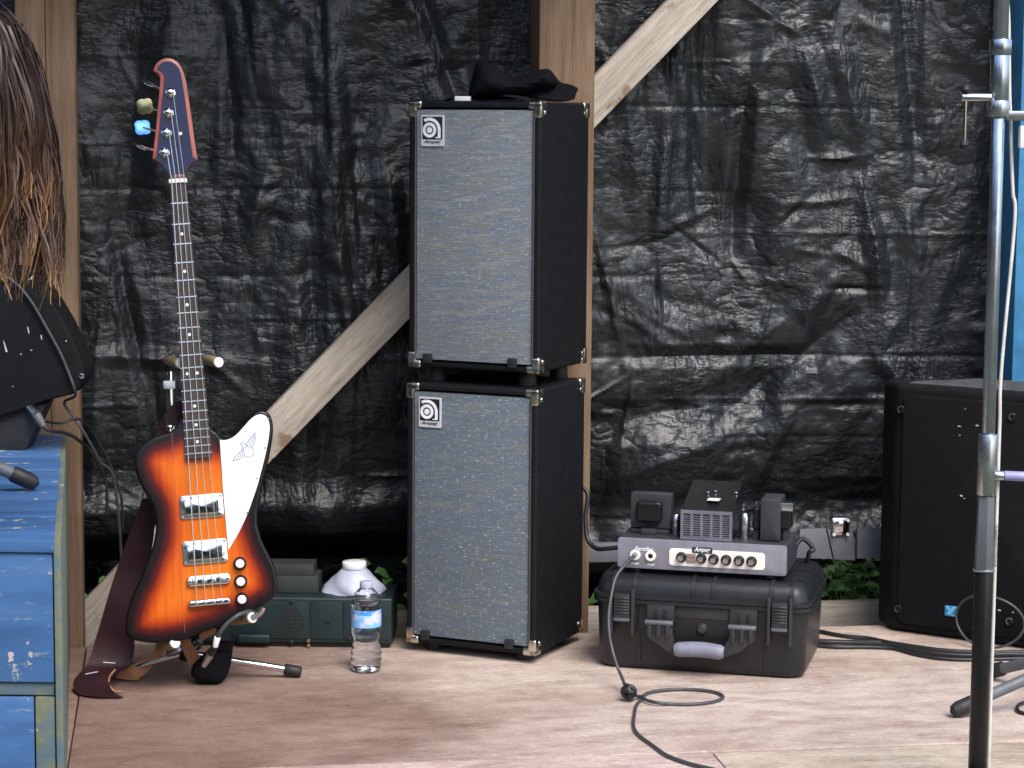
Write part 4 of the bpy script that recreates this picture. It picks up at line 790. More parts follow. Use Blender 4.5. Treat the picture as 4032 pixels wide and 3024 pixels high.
# headstock
hs = bl_('A6', [(303, 1270), (320, 1130), (345, 900), (365, 680), (385, 480), (395, 335), (388, 298), (362, 262), (313, 236), (325, 190), (355, 140), (410, 100), (470, 82), (540, 92), (600, 130), (640, 180), (672, 255), (700, 340), (735, 560), (775, 850), (810, 1100), (835, 1270), (850, 1302), (790, 1325), (740, 1370), (712, 1425), (700, 1500), (696, 1560), (518, 1560), (510, 1500), (480, 1440), (425, 1372), (370, 1322), (305, 1288)])
bm = B(); prism(bm, hs, .0005, .016, .002, 2); head = part('headstock', bm, 'redbrown', bass)
inn = bl_('A6', [(350, 1270), (362, 1130), (388, 900), (408, 680), (430, 480), (442, 330), (438, 285), (410, 250), (360, 222), (368, 190), (400, 155), (440, 132), (480, 125), (535, 132), (585, 168), (620, 215), (640, 270), (655, 350), (690, 570), (728, 850), (760, 1100), (782, 1262), (850, 1300), (790, 1322), (740, 1367), (712, 1420), (700, 1500), (696, 1556), (518, 1556), (510, 1500), (480, 1435), (425, 1367), (370, 1317), (310, 1285)])
bm = B(); prism(bm, inn, -.0012, .0008, .0004, 1); part('headstock_face', bm, 'navy_sky_tint', head)
pegs = [(515, 495), (492, 735), (467, 975), (443, 1210)]; keys = [((280, 435), (255, 385), 1), ((262, 680), (212, 662), 0), ((255, 928), (185, 912), 0), ((215, 1165), (160, 1135), 1)]
pegpos = []
for (pg, (sh, kc, edge)) in zip(pegs, keys):
    c_ = bp('A6', *pg, -.012); pegpos.append(c_); bm = B(); lathe(bm, [(.011, 0), (.011, .004), (.0065, .006), (.006, .014), (.0085, .018), (.0085, .021), (.005, .024), (0, .0245)], 18, Matrix.Translation((c_[0], -.0012, c_[1])) @ Matrix.Rotation(math.pi/2, 4, 'X')); tn = part('tuner', bm, 'chrome', bass)
    k1 = bp('A6', *sh, .010); k2 = bp('A6', *kc, .010); bm = B(); cyl(bm, (c_[0]-.005, .008, c_[1]+.003), (k2[0], .010, k2[1]), .0026, n=8); part('tuner_shaft', bm, 'chrome', tn)
    clov = []
    for k in range(36):
        an = 2*math.pi*k/36; r = .0155*(1+.28*abs(math.cos(2*an+.3)))*(.86 if edge else 1); clov.append((r*math.cos(an), r*math.sin(an)))
    tilt = {0: 1.15, 1: -.12, 2: .24, 3: 1.25}[len(pegpos)-1]
    bm = B(); prism(bm, clov, -.0015, .0015, .001, 2, Matrix.Translation((k2[0], .010, k2[1])) @ Matrix.Rotation(.5, 4, 'Y') @ Matrix.Rotation(-tilt, 4, 'X')); part('tuner_key', bm, ('chrome', 'keyolive_reflection', 'keyblue_reflection', 'chrome')[len(pegpos)-1], tn, 30)
c_ = bp('A6', 635, 985, -.002); bm = B(); cyl(bm, (c_[0], -.0035, c_[1]), (c_[0], -.001, c_[1]), .004, n=10, bev=.001); part('string_guide', bm, 'dot', head)
# print on the headstock
lg = bp('A6', 600, 1445, -.0013)
# strings
sb = [bp('A3', x, y, -.016) for x, y in ((1255, 600), (1310, 598), (1362, 592), (1416, 586))]; sn = [bp('A6', x, 1548, -.014) for x in (530, 580, 632, 685)]; ordr = [3, 2, 1, 0]
for i in range(4):
    pg = pegpos[ordr[i]]; bm = B(); r = (.0013, .0011, .0009, .00075)[i]
    tube(bm, [(pg[0]+.006, -.012, pg[1]-.002), (sn[i][0], FBY-.0045, sn[i][1]), (sb[i][0], -.0165, sb[i][1])], r, 6); part('string', bm, 'string', bass)
# pickguard with its printed bird
pgd = spline2(bl_('A4', [(861, 482), (900, 484), (950, 471), (1000, 436), (1060, 371), (1110, 316), (1150, 286), (1190, 274), (1225, 280), (1250, 305), (1265, 345), (1268, 400), (1255, 500), (1230, 620), (1200, 740), (1170, 850), (1130, 970), (1090, 1080), (1050, 1170), (1010, 1250), (975, 1310), (948, 1358)]), 3)+bl_('A4', [(930, 1386), (905, 1100), (885, 850)])
bm = B(); prism(bm, pgd, -.0032, -.0002, .001, 1); pgo = part('pickguard', bm, 'white', bass)
def stroke(pts, wpx=5, closed=False):
    P_ = [Vector(bp('A4', *p, -.0034)) for p in pts]
    if closed: P_.append(P_[0])
    for a, b in zip(P_, P_[1:]):
        d = (b-a).normalized(); n_ = Vector((-d.y, d.x))*.0009; prism(bmS, [tuple(a-n_), tuple(b-n_), tuple(b+n_), tuple(a+n_)], -.0037, -.0033)
bmS = B()
stroke([(1050, 540), (1030, 512), (1048, 500), (1075, 520), (1120, 545), (1142, 575), (1138, 605), (1100, 625), (1068, 612), (1055, 575)], closed=True); stroke([(1075, 520), (1105, 470), (1152, 425), (1150, 480), (1125, 545)]); stroke([(1052, 560), (1000, 605), (965, 650), (1015, 645), (1068, 605)])
for k in range(4): stroke([(1095+k*14, 490-k*16), (1118+k*9, 530-k*18)]); stroke([(1040-k*16, 572+k*18), (1050-k*14, 610+k*10)])
stroke([(1045, 560), (1085, 530)]); part('pickguard_emblem', bmS, 'birdprint', pgo, 0)
for p in ((1255, 310), (1232, 545), (1165, 795), (1085, 1075), (1075, 410), (880, 920)): c_ = bp('A4', *p, -.003); bm = B(); cyl(bm, (c_[0], -.0040, c_[1]), (c_[0], -.0031, c_[1]), .0024, n=8); part('pickguard_screw', bm, 'dullchrome', pgo)
# chrome pickups, bridge, tailpiece
def rect_on(k, corners, off): P_ = [Vector(bp(k, *c, off)) for c in corners]; c_ = sum(P_, Vector((0, 0)))/4; w_ = ((P_[1]-P_[0]).length+(P_[2]-P_[3]).length)/2; h_ = ((P_[3]-P_[0]).length+(P_[2]-P_[1]).length)/2; return c_, w_, h_
rotN = math.atan2(px_.y, px_.x)
def place(c_): return Matrix.Translation((c_.x, 0, c_.y)) @ Matrix.Rotation(-rotN, 4, 'Y')
for cs in (((525, 940), (886, 918), (895, 1105), (545, 1132)), ((550, 1310), (916, 1288), (928, 1478), (566, 1506))):
    c_, w_, h_ = rect_on('A4', cs, -.006); bm = B(); prism(bm, rrect(w_, h_, .006, 4), -.005, -.0004, .0015, 2, place(c_)); pk = part('pickup', bm, 'chrome', bass)
    bm = B(); prism(bm, rrect(w_*.82, h_*.66, .008, 4), -.011, -.0048, .002, 3, place(c_)); part('pickup_cover', bm, 'chrome', pk)
    for sx in (-1, 1):
        for sz in (-1, 1): bm = B(); cyl(bm, (sx*w_*.45, -.0062, sz*h_*.40), (sx*w_*.45, -.0049, sz*h_*.40), .003, n=8); bmesh.ops.transform(bm, matrix=place(c_), verts=bm.verts); part('pickup_screw', bm, 'dullchrome', pk)
c_, w_, h_ = rect_on('A3', ((1190, 440), (1465, 415), (1472, 482), (1198, 503)), -.008); bm = B(); prism(bm, rrect(w_, h_, h_*.35, 4), -.010, -.0004, .002, 2, place(c_)); br = part('bridge', bm, 'chrome', bass)
for k in range(4): bm = B(); box(bm, (-w_*.33+w_*.22*k, -.0125, 0), (w_*.13, .008, h_*.42), .002, 2, place(c_)); part('saddle', bm, 'dullchrome', br)
for sx in (-1, 1): bm = B(); cyl(bm, (sx*w_*.44, -.014, 0), (sx*w_*.44, -.0098, 0), .006, n=12, bev=.001); bmesh.ops.transform(bm, matrix=place(c_), verts=bm.verts); part('bridge_post', bm, 'chrome', br)
c_, w_, h_ = rect_on('A3', ((1200, 592), (1470, 570), (1473, 612), (1203, 636)), -.010); bm = B(); prism(bm, rrect(w_, h_, h_*.45, 5), -.018, -.0004, .004, 3, place(c_)); tp = part('tailpiece', bm, 'chrome', bass)
for k in range(4): bm = B(); cyl(bm, (-w_*.30+w_*.20*k, -.0205, h_*.1), (-w_*.30+w_*.20*k, -.0178, h_*.1), .0045, n=10, bev=.001); bmesh.ops.transform(bm, matrix=place(c_), verts=bm.verts); part('string_ball', bm, 'dullchrome', tp)
for p in ((1530, 355), (1535, 470), (1543, 583)):
    c_ = bp('A3', *p, -.012); bm = B(); lathe(bm, [(.0145, 0), (.0145, .003), (.0125, .005), (.0115, .018), (.010, .0195), (0, .0195)], 22, Matrix.Translation((c_[0], -.0004, c_[1])) @ Matrix.Rotation(math.pi/2, 4, 'X')); kb = part('knob', bm, 'knobblack', bass)
    bm = B(); lathe(bm, [(0, .0022), (.007, .002), (.0092, .0006), (.0092, 0)], 18, Matrix.Translation((c_[0], -.0200, c_[1])) @ Matrix.Rotation(math.pi/2, 4, 'X')); part('knob_cap', bm, 'white', kb)
c_ = bp('A4', 455, 360, .01); bm = B(); lathe(bm, [(.004, 0), (.004, .008), (.008, .012), (.007, .015), (0, .016)], 12, Matrix.Translation((c_[0], .014, c_[1]-.016))); part('strap_button', bm, 'chrome', bass)
bm = B(); stl = [Vector(bp('A4', *p, -.0002)) for p in ((475, 420), (500, 560), (512, 760), (520, 1000))]
# pinstripe joints of the through neck
for P_ in ((('A4', 470, 425), ('A4', 545, 1659), ('A3', 1160, 600), ('A3', 1182, 800)),):
    L_ = [Vector(bp(*p, -.0003)) for p in P_]; bm = B()
    for a, b in zip(L_, L_[1:]): prism(bm, [(a.x-.0005, a.y), (a.x+.0005, a.y), (b.x+.0005, b.y), (b.x-.0005, b.y)], -.0003, .0001)
    part('neck_joint_line', bm, 'redbrown', bass, 0)

# ------------------------------------------------------------------ strap
st = [((905, -60), (1010, -60), 4.99), ((868, 60), (990, 60), 5.0), ((805, 220), (975, 220), 5.01), ((735, 420), (930, 420), 5.02), ((685, 580), (870, 600), 5.02), ((645, 720), (850, 760), 5.025), ((603, 860), (858, 880), 5.03), ((562, 990), (835, 1000), 5.02), ((500, 1065), (765, 1040), 4.995), ((470, 1110), (712, 1080), 4.955), ((478, 1165), (700, 1120), 4.925), ((530, 1203), (720, 1170), 4.90), ((620, 1222), (785, 1212), 4.885)]
t = thing('guitar_strap', 'dark oxblood leather strap hanging behind the bass to the floor', 'strap', Matrix.Translation(onz(q('A3', 640, 1220), 0)))
def local_part(name, bm, mat, t, ang=60): bmesh.ops.transform(bm, matrix=t.matrix_world.inverted(), verts=bm.verts); return part(name, bm, mat, t, ang)
def lift(pairs, zmin=.004):
    o = []
    for a, b in pairs:
        a, b = a.copy(), b.copy(); a.z = max(a.z, zmin); b.z = max(b.z, zmin); o.append((a, b))
    return o
local_part('band', ribbon(lift(pairs_px('A3', st)), .003), 'strap', t)
up = [((760, -50), (690, -50), 4.985), ((440, 900), (330, 900), 4.99)]
loop = [((555, 160), (575, 330), 5.04), ((500, 175), (520, 340), 5.05), ((455, 215), (470, 380), 5.05), ((410, 275), (420, 420), 5.045), ((375, 345), (400, 470), 5.03), ((345, 430), (400, 560), 5.01), ((330, 560), (420, 700), 5.0)]
local_part('band', ribbon(pairs_px('A4', loop), .003), 'strap', t)
local_part('strap_end', ribbon(lift(pairs_px('A3', [((742, 1085), (870, 1155), 5.04), ((762, 1050), (893, 1135), 5.05), ((800, 1015), (870, 1095), 5.05), ((870, 990), (925, 1060), 5.06), ((950, 945), (985, 990), 5.06), ((1000, 885), (1035, 915), 5.06), ((1040, 845), (1075, 870), 5.06)])), .003), 'tan', t)
local_part('strap_end', ribbon(pairs_px('A3', [((1150, 835), (1195, 830), 5.03), ((1158, 885), (1225, 870), 5.04), ((1180, 940), (1255, 915), 5.04), ((1215, 1010), (1285, 955), 5.03)]), .003), 'tan', t)
local_part('strap_end', ribbon(pairs_px('A5', [((612, 560), (640, 600), 5.0), ((640, 530), (670, 575), 5.0), ((690, 505), (720, 550), 5.0), ((735, 490), (740, 520), 5.0)]), .003), 'tan', t)
E5 = spline([ondist(q('A3', *p), 4.93) for p in ((735, 1030), (700, 1075), (695, 1120), (720, 1165), (760, 1200), (785, 1212))], 4); bm = B(); tube(bm, [Vector((p.x, p.y, max(p.z, .006))) for p in E5], .0022, 6); local_part('stitched_edge', bm, 'tan', t)
bm = B()
for a, b in (((545, 1060), (625, 1045)), ((660, 985), (735, 990)), ((555, 1145), (600, 1120))): tube(bm, [ondist(q('A3', *a), 4.955), ondist(q('A3', *b), 4.955)], .0012, 5)
local_part('stitching', bm, 'greyprint', t)

# ------------------------------------------------------------------ stand under the bass
hub = ondist(q('A5', 520, 640), 5.06); hub.z = max(hub.z, .07)
t = thing('guitar_stand', 'chrome tubular guitar stand with tan foam arms holding the bass', 'guitar stand', Matrix.Translation((hub.x, hub.y, 0)))
def sp(name, pts, r, mat, n=12, parent=None, sub=0): bm = B(); P_ = spline(pts, sub) if sub else pts; tube(bm, P_, r, n); return local_part(name, bm, mat, t) if parent is None else (bmesh.ops.transform(bm, matrix=t.matrix_world.inverted(), verts=bm.verts), part(name, bm, mat, parent, 60))[1]
yk = ondist(q('A7', 385, 440), 5.07); topt = ondist(q('A7', 388, 540), 5.07)
sp('upright_tube', [hub, ondist(q('A7', 395, 960), 5.07), topt], .0085, 'chrome'); c1, c2 = ondist(q('A7', 383, 660), 5.07), ondist(q('A7', 386, 770), 5.07)
sp('clamp_collar', [c1, c1.lerp(c2, .1), c1.lerp(c2, .9), c2], [.011, .0135, .0135, .011], 'white', 14)
sp('yoke_socket', [topt, yk+Vector((0, 0, -.004))], .0095, 'blackmetal')
yl, yr = ondist(q('A7', 385, 395), 5.075), ondist(q('A7', 855, 385), 5.075)
sp('yoke_bar', [yl, yl.lerp(yr, .5)+Vector((0, .01, -.004)), yr], .006, 'blackmetal')
for (a, b) in (((375, 395), (530, 432)), ((855, 385), (1030, 422))):
    A, C_ = ondist(q('A7', *a), 5.075), ondist(q('A7', *b), 4.965); fo = sp('yoke_arm', [A, A.lerp(C_, .02), A.lerp(C_, .97), C_], [.009, .0115, .0115, .0105], 'foam', 14)
    sp('arm_cap', [C_, C_+(C_-A).normalized()*.004], [.0115, .010], 'dot', 14, fo)
for (a, b, d1) in (((330, 640), (440, 612), 4.90), ((860, 445), (1000, 428), 4.905)):
    A, C_ = ondist(q('A5', *a), 5.02), ondist(q('A5', *b), d1); fo = sp('rest_arm', [A, A.lerp(C_, .05), A.lerp(C_, .96), C_], [.010, .012, .012, .011], 'foam', 14); sp('arm_cap', [C_, C_+(C_-A).normalized()*.005], [.012, .0105], 'dot', 14, fo)
    sp('arm_tube', [hub+Vector((0, 0, .01)), A.lerp(hub, .4)+Vector((0, .02, 0)), A], .0065, 'blackmetal', 10)
sp('rest_hook', [ondist(q('A5', *p), 4.90) for p in ((1000, 428), (1040, 408), (1065, 385), (1078, 352))], .0065, 'chrome', 10, None, 5)
for tip, lab in ((onz(q('A5', 1345, 825), .012), 0), (onz(q('A5', 40, 830), .012), 0), (hub+Vector((.03, .30, 0)), 1)):
    tip = Vector((tip.x, tip.y, .0135)); st_ = hub+Vector((0, 0, -.012)); lg_ = sp('leg', [st_, tip], .0085, 'chrome'); d = (tip-st_).normalized(); sp('rubber_foot', [tip-d*.035, tip-d*.033, tip, tip+d*.004], [.0095, .0128, .0128, .010], 'rubber', 14, lg_)
sp('hub', [hub+Vector((0, 0, -.03)), hub+Vector((0, 0, -.026)), hub+Vector((0, 0, .026)), hub+Vector((0, 0, .03))], [.012, .016, .016, .012], 'blackmetal', 16)
b0, b1 = ondist(q('A5', 390, 690), 5.02), ondist(q('A5', 470, 655), 4.99); sp('wing_nut', [b0, b0.lerp(b1, .5), b1], [.006, .011, .006], 'dullchrome', 10)
# black cloth pouch and the bass lead
pcx = onz(q('A3', 1350, 1120), 0); Mp = frame((pcx.x, pcx.y, 0), YAW); t = thing('cloth_pouch', 'black cloth pouch on the floor under the bass guitar', 'pouch', Mp)
pl = [hit(p, Mp, 1, 0) for p in ql('A3', [(1372, 862), (1482, 850), (1484, 905), (1472, 1000), (1445, 1078), (1400, 1118), (1330, 1124), (1262, 1116), (1242, 1085), (1218, 1062), (1232, 1000), (1290, 940), (1340, 890)])]
bm = B(); puff(bm, spline2([(p.x, max(p.z, .0008)) for p in pl], 3, True), .034, .006, soft=.03, jit=.0015); part('bag', bm, 'blackcloth', t, 70)
pl = [hit(p, Mp, 1, -.03) for p in ql('A3', [(1372, 866), (1480, 852), (1481, 905), (1385, 915)])]; bm = B(); prism(bm, [(p.x, p.z) for p in pl], -.036, -.030, .002); part('flap', bm, 'blackcloth', t)
t = thing('bass_lead', 'short black lead with silver plugs curving from the bass into the pouch', 'cable', Matrix.Translation(ondist(q('A5', 650, 770), 4.935)))
P_ = [ondist(q('A5', *p), d) for p, d in (((1010, 385), 4.925), ((960, 388), 4.90), ((900, 410), 4.885), ((820, 470), 4.88), ((772, 530), 4.88), ((750, 566), 4.885))]; bm = B(); tube(bm, spline(P_, 6), .0048, 10); local_part('lead', bm, 'cablegrey', t)
a, b = ondist(q('A5', 750, 566), 4.885), ondist(q('A5', 733, 636), 4.895); bm = B(); tube(bm, [a, a.lerp(b, .05), b], [.005, .0068, .006], 12); local_part('plug', bm, 'white', t)
c_ = ondist(q('A5', 700, 690), 4.915); bm = B(); tube(bm, [b, c_], [.006, .0085], 12); local_part('plug_sleeve', bm, 'rubber', t)
d_ = ondist(q('A5', 650, 775), 4.935); bm = B(); tube(bm, [c_, c_.lerp(d_, .5), d_], [.009, .0075, .006], 12); local_part('plug', bm, 'dullchrome', t)

# ================================================================== things between the bass and the cabinets
gf = onz(q('A5', 2015, 655), 0); hg = YAW+math.radians(1.5); eg = Vector((math.cos(hg), -math.sin(hg), 0)); sg = Vector((math.sin(hg), math.cos(hg), 0)); GW, GD = .46, .17
Mg = frame(gf-eg*GW/2+sg*GD/2, hg); t = thing('equipment_case', 'dark green metal equipment case on the floor behind the water bottle', 'case', Mg); yg = -GD/2
def gz_(x, y, off=0.0): return hit(q('A5', x, y), Mg, 1, yg+off)
GH = gz_(1500, 285).z
bm = B(); bx(bm, -GW/2, GW/2, yg, GD/2, .012, GH, .005, 3); part('housing', bm, 'green', t)
bm = B(); bx(bm, -GW/2+.006, GW/2-.006, yg+.01, GD/2-.01, 0, .013, .002); part('base', bm, 'rubber', t)
for x0, x1 in ((1665, 2008), (1424, 1655), (850, 1410)):
    a, b = gz_(x0, 300), gz_(x1, 630); bm = B(); bx(bm, a.x, b.x, yg-.003, yg+.001, .022, GH-.009, .002, 2); part('front_panel', bm, 'green', t)
a, b = gz_(1208, 345), gz_(1382, 565)
for i in range(7):
    for j in range(8):
        if (i in (0, 6) and j in (0, 1, 6, 7)) or (j in (0, 7) and i in (0, 1, 5, 6)): continue
        x = a.x+(b.x-a.x)*(i+.5)/7; z = b.z+(a.z-b.z)*(j+.5)/8; bm = B(); cyl(bm, (x, yg-.0036, z), (x, yg-.0029, z), .0034, n=8); part('vent_hole', bm, 'ink', t)
a, b = gz_(900, 570), gz_(1135, 570); bm = B(); box(bm, ((a.x+b.x)/2, yg-.010, a.z), (b.x-a.x, .016, .020), .006, 3); part('handle', bm, 'green', t)
for p in ((1290, 310), (1290, 600), (1555, 450), (1705, 575)): c_ = gz_(*p); bm = B(); cyl(bm, (c_.x, yg-.007, c_.z), (c_.x, yg-.0028, c_.z), .0055, n=12, bev=.001); part('screw', bm, 'rubber', t)
for py in (592, 628): c_ = gz_(1412, py); bm = B(); cyl(bm, (c_.x, yg-.009, c_.z), (c_.x, yg-.0028, c_.z), .0045, n=10, bev=.001); part('terminal', bm, 'brass', t)
p = hit(q('A5', 1330, 150), Mg, 1, yg+.05); zt = hit(q('A5', 1330, 52), Mg, 1, yg+.05).z; x1 = hit(q('A5', 1478, 150), Mg, 1, yg+.05).x; x0 = hit(q('A5', 1000, 150), Mg, 1, yg+.05).x; zm_ = hit(q('A5', 1500, 130), Mg, 1, yg+.05).z
Mq = Mg @ Matrix.Translation(((x0+x1)/2, yg+.09, GH)); t = thing('metal_box', 'dull dark metal box lying on the dark green case', 'box', Mq); hw_ = (x1-x0)/2
bm = B(); bx(bm, -hw_, hw_, -.04, .05, .0005, zm_-GH, .003); part('housing', bm, 'olive', t); bm = B(); bx(bm, -hw_+.01, hw_-.012, -.03, .05, zm_-GH, zt-GH, .003); part('lid', bm, 'olive', t)
c_ = hit(q('A5', 1742, 275), Mg, 1, yg+.078); Mf = Mg @ Matrix.Translation((c_.x, yg+.078, GH)); k_ = 5.42/9000/1.8433
t = thing('plastic_funnel', 'milky white plastic funnel standing upside down on the dark green case', 'funnel', Mf)
bm = B(); prof = [(216, 0), (222, 6), (218, 22), (200, 60), (172, 105), (140, 148), (112, 180), (92, 200), (86, 208)]; rings = []
for r, h in prof:
    ring = []
    for k in range(48):
        a = 2*math.pi*k/48; m_ = 1+.09*math.sin(4*a+h*.03)*min(1, (215-h)/120)*(1 if h > 4 else .4)*(h < 200); ring.append(bm.verts.new((r*k_*m_*math.cos(a), r*k_*m_*math.sin(a)*.85, h*k_*.84+.0005)))
    rings.append(ring)
for a, b in zip(rings, rings[1:]):
    for k in range(48): bm.faces.new((a[k], a[(k+1) % 48], b[(k+1) % 48], b[k]))
bm.faces.new(rings[0][::-1]); bm.faces.new(rings[-1]); part('cone', bm, 'softwhite', t, 60)
bm = B(); lathe(bm, [(0, 205), (84, 206), (88, 212), (88, 258), (82, 268), (40, 272), (0, 272)], 32); bmesh.ops.scale(bm, vec=(k_, k_, k_*.84), verts=bm.verts); part('collar', bm, 'white', t, 50)
# water bottle
bo = onz(q('A5', 1828, 812), 0); ks = 5.131/9000/1.8433; Mw = frame((bo.x, bo.y, 0), YAW+.4); t = thing('water_bottle', 'clear plastic water bottle with blue label in front of the green case', 'bottle', Mw)
prof = [(0, 14), (60, 6), (92, 2), (106, 10), (112, 30), (113, 60), (109, 68), (113, 76), (113, 100), (109, 108), (112, 116), (111, 140), (106, 150), (109, 160), (103, 190), (98, 205), (96, 225), (97, 245), (104, 268), (110, 290), (112, 320), (109, 330), (108, 335), (108, 460), (112, 470), (111, 500), (104, 530), (92, 560), (74, 590), (55, 608), (44, 618), (42, 640), (42, 655)]
outer = [(r*ks, h*ks) for r, h in prof]; inner = [(max(0, r-2.6)*ks, (h+2.6)*ks) for r, h in prof[:-1]]+[((42-2.6)*ks, 655*ks)]
bm = B(); lathe(bm, outer+inner[::-1], 40); part('bottle_wall', bm, 'pet', t, 60)
wl_ = [(max(0, r-3.4)*ks, (h+3.4)*ks) for r, h in prof if h < 505]; wl_.append((0, wl_[-1][1])); bm = B(); lathe(bm, wl_, 40); part('water', bm, 'water', t, 60)
bm = B(); lathe(bm, [(108.5*ks, 336*ks), (110.5*ks, 337*ks), (110.5*ks, 462*ks), (108.5*ks, 463*ks)], 40); part('label_sleeve', bm, 'label', t, 60)
bm = B(); lathe(bm, [(46*ks, 618*ks), (47*ks, 622*ks), (47*ks, 658*ks), (44*ks, 664*ks), (0, 664*ks)], 24); part('screw_cap', bm, 'softwhite', t)

# ================================================================== black loudspeaker on the right
sA = onz(q('B6', 198, 1385), 0); sB = onz(q('B6', 868, 1478), 0); es = (sB-sA).normalized(); hsd = math.atan2(-es.y, es.x); SW = .50
Ms = frame(sA+es*SW/2, hsd); t = thing('loudspeaker', 'black loudspeaker with blue badge standing on the floor at the right', 'loudspeaker', Ms)
def sz_(x, y, off=0.0): return hit(q('B6', x, y), Ms, 1, off)
SH = sz_(300, 145).z; lp = hit(q('B6', 138, 1000), Ms, 1, .07); dmax = .24
poly = [(-SW/2, 0), (SW/2, 0), (SW/2-.02, dmax), (-SW/2+.12, dmax), (min(lp.x, -SW/2-.005), .07)]
tb = B(); A_ = [tb.verts.new((x, y, .004)) for x, y in poly]; C_ = [tb.verts.new((x, y, SH)) for x, y in poly]; tb.faces.new(A_[::-1]); tb.faces.new(C_)
for k in range(5): tb.faces.new((A_[k], A_[(k+1) % 5], C_[(k+1) % 5], C_[k]))
bmesh.ops.bevel(tb, geom=tb.edges[:], offset=.018, segments=4, profile=.55, affect='EDGES'); part('shell', tb, 'speaker', t, 40)
bm = B(); ins = [(-SW/2+.022, .022), (SW/2-.022, .022), (SW/2-.04, dmax-.022), (-SW/2+.125, dmax-.022), (-SW/2+.02, .068)]; vv = [bm.verts.new((x, y, SH+.0012)) for x, y in ins]; v2_ = [bm.verts.new((x, y, SH-.001)) for x, y in ins]; bm.faces.new(vv); bm.faces.new(v2_[::-1])
for k in range(5): bm.faces.new((vv[k], vv[(k+1) % 5], v2_[(k+1) % 5], v2_[k]))
part('top_panel', bm, 'cornerdirt', t)
bm = B(); prism(bm, rrect(SW-.04, SH-.05, .015, 4, (0, SH/2)), -.007, .001, .004, 2); part('grille', bm, 'speaker', t)
for p in ((255, 270), (815, 308), (240, 1272), (800, 1335)):
    c_ = sz_(*p, -.008); bm = B(); cyl(bm, (c_.x, -.012, c_.z), (c_.x, -.0065, c_.z), .0105, n=16, bev=.002); sc_ = part('screw', bm, 'blackmetal', t); bm = B(); tube(bm, [(c_.x+.0078*math.cos(a*math.pi/9), -.0122, c_.z+.0078*math.sin(a*math.pi/9)) for a in range(2, 14)], .0012, 5); part('screw_rim', bm, 'dullchrome', sc_)
a, b = sz_(474, 1254, -.008), sz_(532, 1314, -.008); wq = b.x-a.x; hq = a.z-b.z; bm = B(); bx(bm, a.x, b.x, -.011, -.0065, b.z, a.z, .001, 1); bd = part('badge', bm, 'badgeblue', t)
bm = B()
for pl in (((.08, .95), (.38, .95), (.55, .60), (.42, .42)), ((.66, .95), (.94, .95), (.50, .18), (.16, .18))): prism(bm, [(a.x+wq*u, b.z+hq*v_) for u, v_ in pl], -.0118, -.0112)
prism(bm, [(a.x+wq*.55, b.z+hq*.08), (a.x+wq*.95, b.z+hq*.08), (a.x+wq*.95, b.z+hq*.16), (a.x+wq*.55, b.z+hq*.16)], -.0118, -.0112); part('badge_mark', bm, 'badgelight', bd, 0)
for (x, y, w_, h_) in ((545, 355, 30, 8), (635, 352, 24, 10), (548, 400, 12, 5), (555, 705, 26, 10), (570, 718, 8, 8), (745, 1280, 24, 10), (815, 1290, 10, 8), (575, 268, 8, 6), (445, 1425, 14, 5)):
    c_ = sz_(x, y, -.0075); k2 = 5.4/9000/1.276; bm = B(); rr = [(c_.x+w_*k2/2*math.cos(j*math.pi/4)*random.uniform(.5, 1.1), c_.z+h_*k2/2*math.sin(j*math.pi/4)*random.uniform(.5, 1.1)) for j in range(8)]; prism(bm, rr, -.0075, -.0068); part('scuff_mark', bm, 'scuff', t, 0)

# ------------------------------------------------------------------ leads over the floor on the right
def fcable(lab, k, pts, r=.0045, mat='cable', h=.0045): cable('floor_lead', [onz(q(k, x, y), h if len(z) == 0 else z[0]) for x, y, *z in pts], r, mat, lab)
fcable('upper black lead running from the hard case along the foot of the loudspeaker', 'B8', [(1150, -30), (1320, 5), (1450, 18), (1560, 40), (1700, 62), (1850, 80), (2050, 88), (2300, 82)], .006)
fcable('middle black lead on the floor right of the hard case', 'B8', [(1180, 30), (1260, 35), (1400, 38), (1550, 50), (1650, 72), (1800, 92), (1960, 100), (2120, 94), (2330, 98)], .005, 'cable', .006)
fcable('lowest black lead curving on the floor in front of the loudspeaker', 'B8', [(1190, 52), (1300, 60), (1450, 60), (1580, 68), (1680, 95), (1800, 115), (1950, 122), (2100, 118), (2350, 112)], .005)
c0 = sz_(700, 1425, -.03); pts = [Ms @ Vector((c0.x+.085*math.cos(a), -.035-.02*math.sin(a)**2, .068+.062*math.sin(a))) for a in [math.radians(-95+i*24) for i in range(16)]]
cable('lead_loop', pts, .003, 'cablegrey', 'thin grey lead coiled upright against the loudspeaker')
fcable('short black lead at the bottom right edge by the stand leg', 'B8', [(2260, 320), (2200, 335), (2178, 360), (2200, 380), (2280, 395)], .004)

